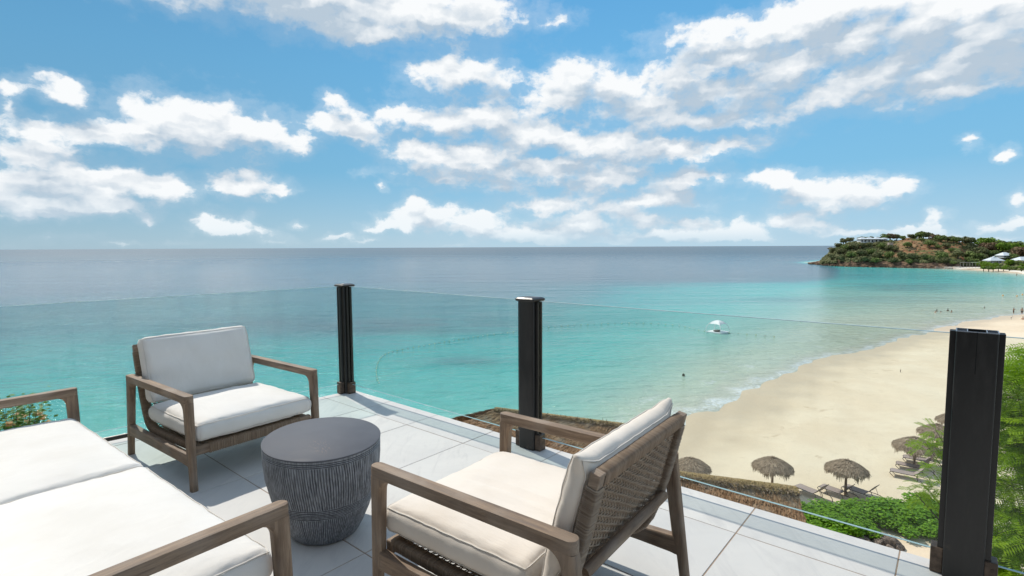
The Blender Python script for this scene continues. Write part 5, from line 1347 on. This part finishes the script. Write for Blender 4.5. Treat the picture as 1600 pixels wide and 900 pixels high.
MB().tube([p - o + Vector((0, 0, .02)) for p in sm], .007, 4).build('rope', ROPE, bl, 180)
fme = []
for m_ in (FLOAT_Y, FLOAT_W):
    b = MB(); b.tube([(-.14, 0, 0), (-.10, 0, 0), (.10, 0, 0), (.14, 0, 0)], [.02, .055, .055, .02], 7); fme.append(b.mesh('float', m_, 60))
acc_ = 0; k = 0; nxt = .5
for a, b in zip(sm, sm[1:]):
    L_ = (b - a).length
    while nxt <= acc_ + L_:
        p = a.lerp(b, (nxt - acc_) / L_); f_ = obj('float', fme[0 if k % 3 else 1], bl, p - o + Vector((0, 0, .04))); f_.rotation_euler = (0, 0, math.atan2(b.y - a.y, b.x - a.x)); k += 1; nxt += 1.15 if p.x < -5 else 1.6
    acc_ += L_
by_ = MB()
by_.tube([(0, 0, -.1), (0, 0, .05), (0, 0, .18), (0, 0, .30), (0, 0, .36)], [.10, .17, .18, .10, .03], 10)
q = at(1068, 587.5, 0); tag(by_.build('mooring_buoy', mat('dark_buoy', None, (.05, .055, .03), .5), None, 180, ), 'small dark buoy floating alone in shallow turquoise water near the shore', 'buoy'); bpy.data.objects['mooring_buoy'].location = q
OR = mat('buoy_orange', None, (.85, .42, .12), .5); om = MB().tube([(0, 0, -.1), (0, 0, .08), (0, 0, .28), (0, 0, .42)], [.12, .22, .18, .04], 8).mesh('marker_buoy', OR, 180)
for x, y, lab in ((1589, 463.2, 'small orange marker buoy, right one of those off the beach at the right edge'), (1597.5, 461, 'small orange marker buoy at the very right edge of the photo'), (1567, 428 + 34.5, 'small orange marker buoy, left one of those off the beach')):
    tag(obj('marker_buoy', om, None, at(x, y, 0)), lab, 'buoy', 'orange marker buoys')

# ------------------------------------------------------------------ people
SKINS = [mat('skin_tan', None, (.36, .19, .11), .6), mat('skin_dark', None, (.10, .05, .03), .6), mat('skin_light', None, (.52, .30, .20), .6)]
SHORTS = mat('black_swimwear', None, (.015, .015, .02), .7); HAIR = mat('dark_hair', None, (.02, .014, .01), .7); RED = mat('red_swimwear', None, (.25, .03, .03), .7)
def person(loc, rz, label, skin, pose='stand', hair=HAIR, suit=SHORTS, group=None, scale=1.0):
    r = thing('person', label, 'person', loc, rz, group)
    J = dict(pel=(0, 0, .95), chest=(0, .01, 1.28), neck=(0, .01, 1.47), head=(0, .03, 1.60), top=(0, .02, 1.70), sL=(.18, 0, 1.40), sR=(-.18, 0, 1.40), eL=(.25, .02, 1.12), eR=(-.25, .02, 1.12), hL=(.24, .10, .86), hR=(-.24, .10, .86), fL=(.24, .13, .78), fR=(-.24, .13, .78),
             kL=(.11, .02, .50), kR=(-.11, .02, .50), aL=(.12, -.02, .08), aR=(-.12, -.02, .08), tL=(.13, .12, .03), tR=(-.13, .12, .03), pL=(.09, 0, .90), pR=(-.09, 0, .90))
    if pose == 'bend': J.update(eR=(-.30, .12, 1.20), hR=(-.22, .22, 1.42), fR=(-.20, .24, 1.50))
    if pose == 'hips': J.update(eL=(.38, -.02, 1.15), hL=(.20, .05, .98), fL=(.15, .08, .95))
    if pose == 'sit': J = {k: (x, y, z - .78) for k, (x, y, z) in J.items()}; J.update(kL=(.14, .42, .38), kR=(-.14, .42, .38), aL=(.13, .62, .06), aR=(-.13, .62, .06), tL=(.14, .78, .05), tR=(-.14, .78, .05), eL=(.27, -.10, .36), hL=(.26, -.22, .10), fL=(.27, -.18, .03), eR=(-.27, .12, .38), hR=(-.18, .32, .40), fR=(-.16, .38, .38))
    if pose == 'lie': J = {k: (x, -(z - .9), .12 + y * .3) for k, (x, y, z) in J.items()}; J.update(eL=(.36, -.55, .10), hL=(.22, -.75, .12), fL=(.12, -.82, .12))
    E = [('pel', 'chest', .13, .15), ('chest', 'neck', .15, .058), ('neck', 'head', .058, .095), ('head', 'top', .095, .07), ('chest', 'sL', .15, .065), ('chest', 'sR', .15, .065), ('sL', 'eL', .065, .043), ('sR', 'eR', .065, .043), ('eL', 'hL', .043, .030), ('eR', 'hR', .043, .030), ('hL', 'fL', .03, .026), ('hR', 'fR', .03, .026),
         ('pel', 'pL', .13, .095), ('pel', 'pR', .13, .095), ('pL', 'kL', .095, .06), ('pR', 'kR', .095, .06), ('kL', 'aL', .06, .04), ('kR', 'aR', .06, .04), ('aL', 'tL', .04, .03), ('aR', 'tR', .04, .03)]
    names = list(J); me = bpy.data.meshes.new('body'); me.from_pydata([J[n] for n in names], [(names.index(a), names.index(b)) for a, b, _, _ in E], []); me.materials.append(skin)
    o = obj('body', me, r); sk = o.modifiers.new('skin', 'SKIN'); o.modifiers.new('sub', 'SUBSURF').levels = 1; o.modifiers['sub'].render_levels = 1; sk.use_smooth_shade = True
    rad = {}
    for a, b, ra_, rb2 in E: rad[a] = max(rad.get(a, 0), ra_); rad[b] = max(rad.get(b, 0), rb2) if b not in rad else rad[b]
    rad['neck'] = .055; rad['head'] = .095
    L_ = me.skin_vertices[0].data
    for i, n in enumerate(names): L_[i].radius = (rad[n], rad[n] * (.75 if n in ('pel', 'chest') else 1)); L_[i].use_root = (n == 'pel')
    def V_(n): return Vector(J[n])
    hd = MB(); c = V_('head').lerp(V_('top'), .5); upv = (V_('top') - V_('head')).normalized(); back = Vector((0, -.03, 0)) if pose != 'lie' else Vector((0, 0, 0))
    hd.tube([c + back - upv * .06, c + back * .8 - upv * .0, c + back * .6 + upv * .07, c + upv * .115], [.075, .112, .10, .03], 10); hd.build('hair', hair, r, 180)
    sh = MB(); a, b = V_('pel'), V_('pL')
    pv = V_('chest') - V_('pel'); sh.tube([V_('pel') + pv * .18, V_('pel') - pv * .1, V_('pel') - pv * .22], [(.150, .118), (.165, .135), (.15, .12)], 12, flat=(1, 0, 0))
    for s_ in ('L', 'R'): sh.tube([V_('p' + s_), V_('p' + s_).lerp(V_('k' + s_), .55)], [.112, .098], 10)
    sh.build('swimwear', suit, r, 180)
    r.scale = (scale,) * 3; return r
wz = -.32
person(at(1583.5, 489.5, 0) + Vector((0, 0, wz)), R(200), 'person in black trunks wading with raised arm, left of two at the right edge', SKINS[0], 'bend')
person(at(1596.5, 490.5, 0) + Vector((0, 0, wz)), R(170), 'broad person in black trunks standing ankle deep at the very right edge of the photo', SKINS[0], 'hips', scale=1.06)
person(at(1591, 499.5, z=.25), R(60), 'tanned person lying on their back at the water edge near the right border', SKINS[0], 'lie')
person(at(1598, 501.5, z=.3), R(150), 'tanned person sitting on wet sand at the right border', SKINS[2], 'sit')
person(at(1588.5, 431, 0) + Vector((0, 0, -.3)), R(180), 'tiny person standing in the shallows off the far white beach', SKINS[2])
person(at(1527.5, 425.3, 0) + Vector((0, 0, -1.1)), R(180), 'tiny head and shoulders of a swimmer close to the far white beach', SKINS[2])
for x, y, dz, sk, lab in ((1461.3, 488.2, -1.28, 2, 'fair swimmer, leftmost of the five bathers'), (1463.8, 486.4, -1.22, 1, 'dark haired swimmer just right of the fair leftmost bather'), (1470, 488.2, -1.36, 0, 'swimmer in the middle of the five bathers, only head above water'),
      (1481, 486, -1.12, 1, 'darkest swimmer, fourth of the five bathers'), (1486.6, 488, -1.18, 0, 'swimmer at the right end of the group of five bathers'), (1538, 481.8, -1.3, 1, 'lone swimmer between the bathers and the two standing people')):
    person(at(x, y, 0) + Vector((0, 0, dz)), rnd.uniform(0, 6), lab, SKINS[sk])
# wading bird and a stake on the sand
brd = MB(); brd.tube([(-.22, 0, .42), (-.10, 0, .47), (.06, 0, .52), (.14, 0, .58)], [.01, .07, .075, .03], 8); brd.tube([(.12, 0, .56), (.19, 0, .70), (.20, 0, .86), (.24, 0, .90), (.30, 0, .885), (.42, 0, .86)], [.03, .02, .018, .03, .022, .004], 7)
for y in (-.03, .03): brd.tube([(-.01, y, .46), (0, y, .22), (-.01, y, 0), (.06, y, 0)], .008, 5)
q = at(1580, 501.5, z=.3); o = brd.build('wading_bird', mat('grey_feathers', None, (.16, .15, .14), .8), None, 180); o.location = (q.x, q.y, gz(q.x, q.y)); tag(o, 'slim dark grey bird standing on wet sand near the right edge', 'bird')
q = at(1407, 580, z=1.0); st = MB(); st.tube([(0, 0, -.2), (.02, .01, .25), (.05, .02, .48)], [.035, .032, .02], 6); st.tube([(.02, .01, .25), (-.10, .0, .36)], [.02, .008], 5)
o = st.build('driftwood_stake', BARK, None, 180); o.location = (q.x, q.y, gz(q.x, q.y)); tag(o, 'small dark stick poking up from the open sand', 'driftwood')
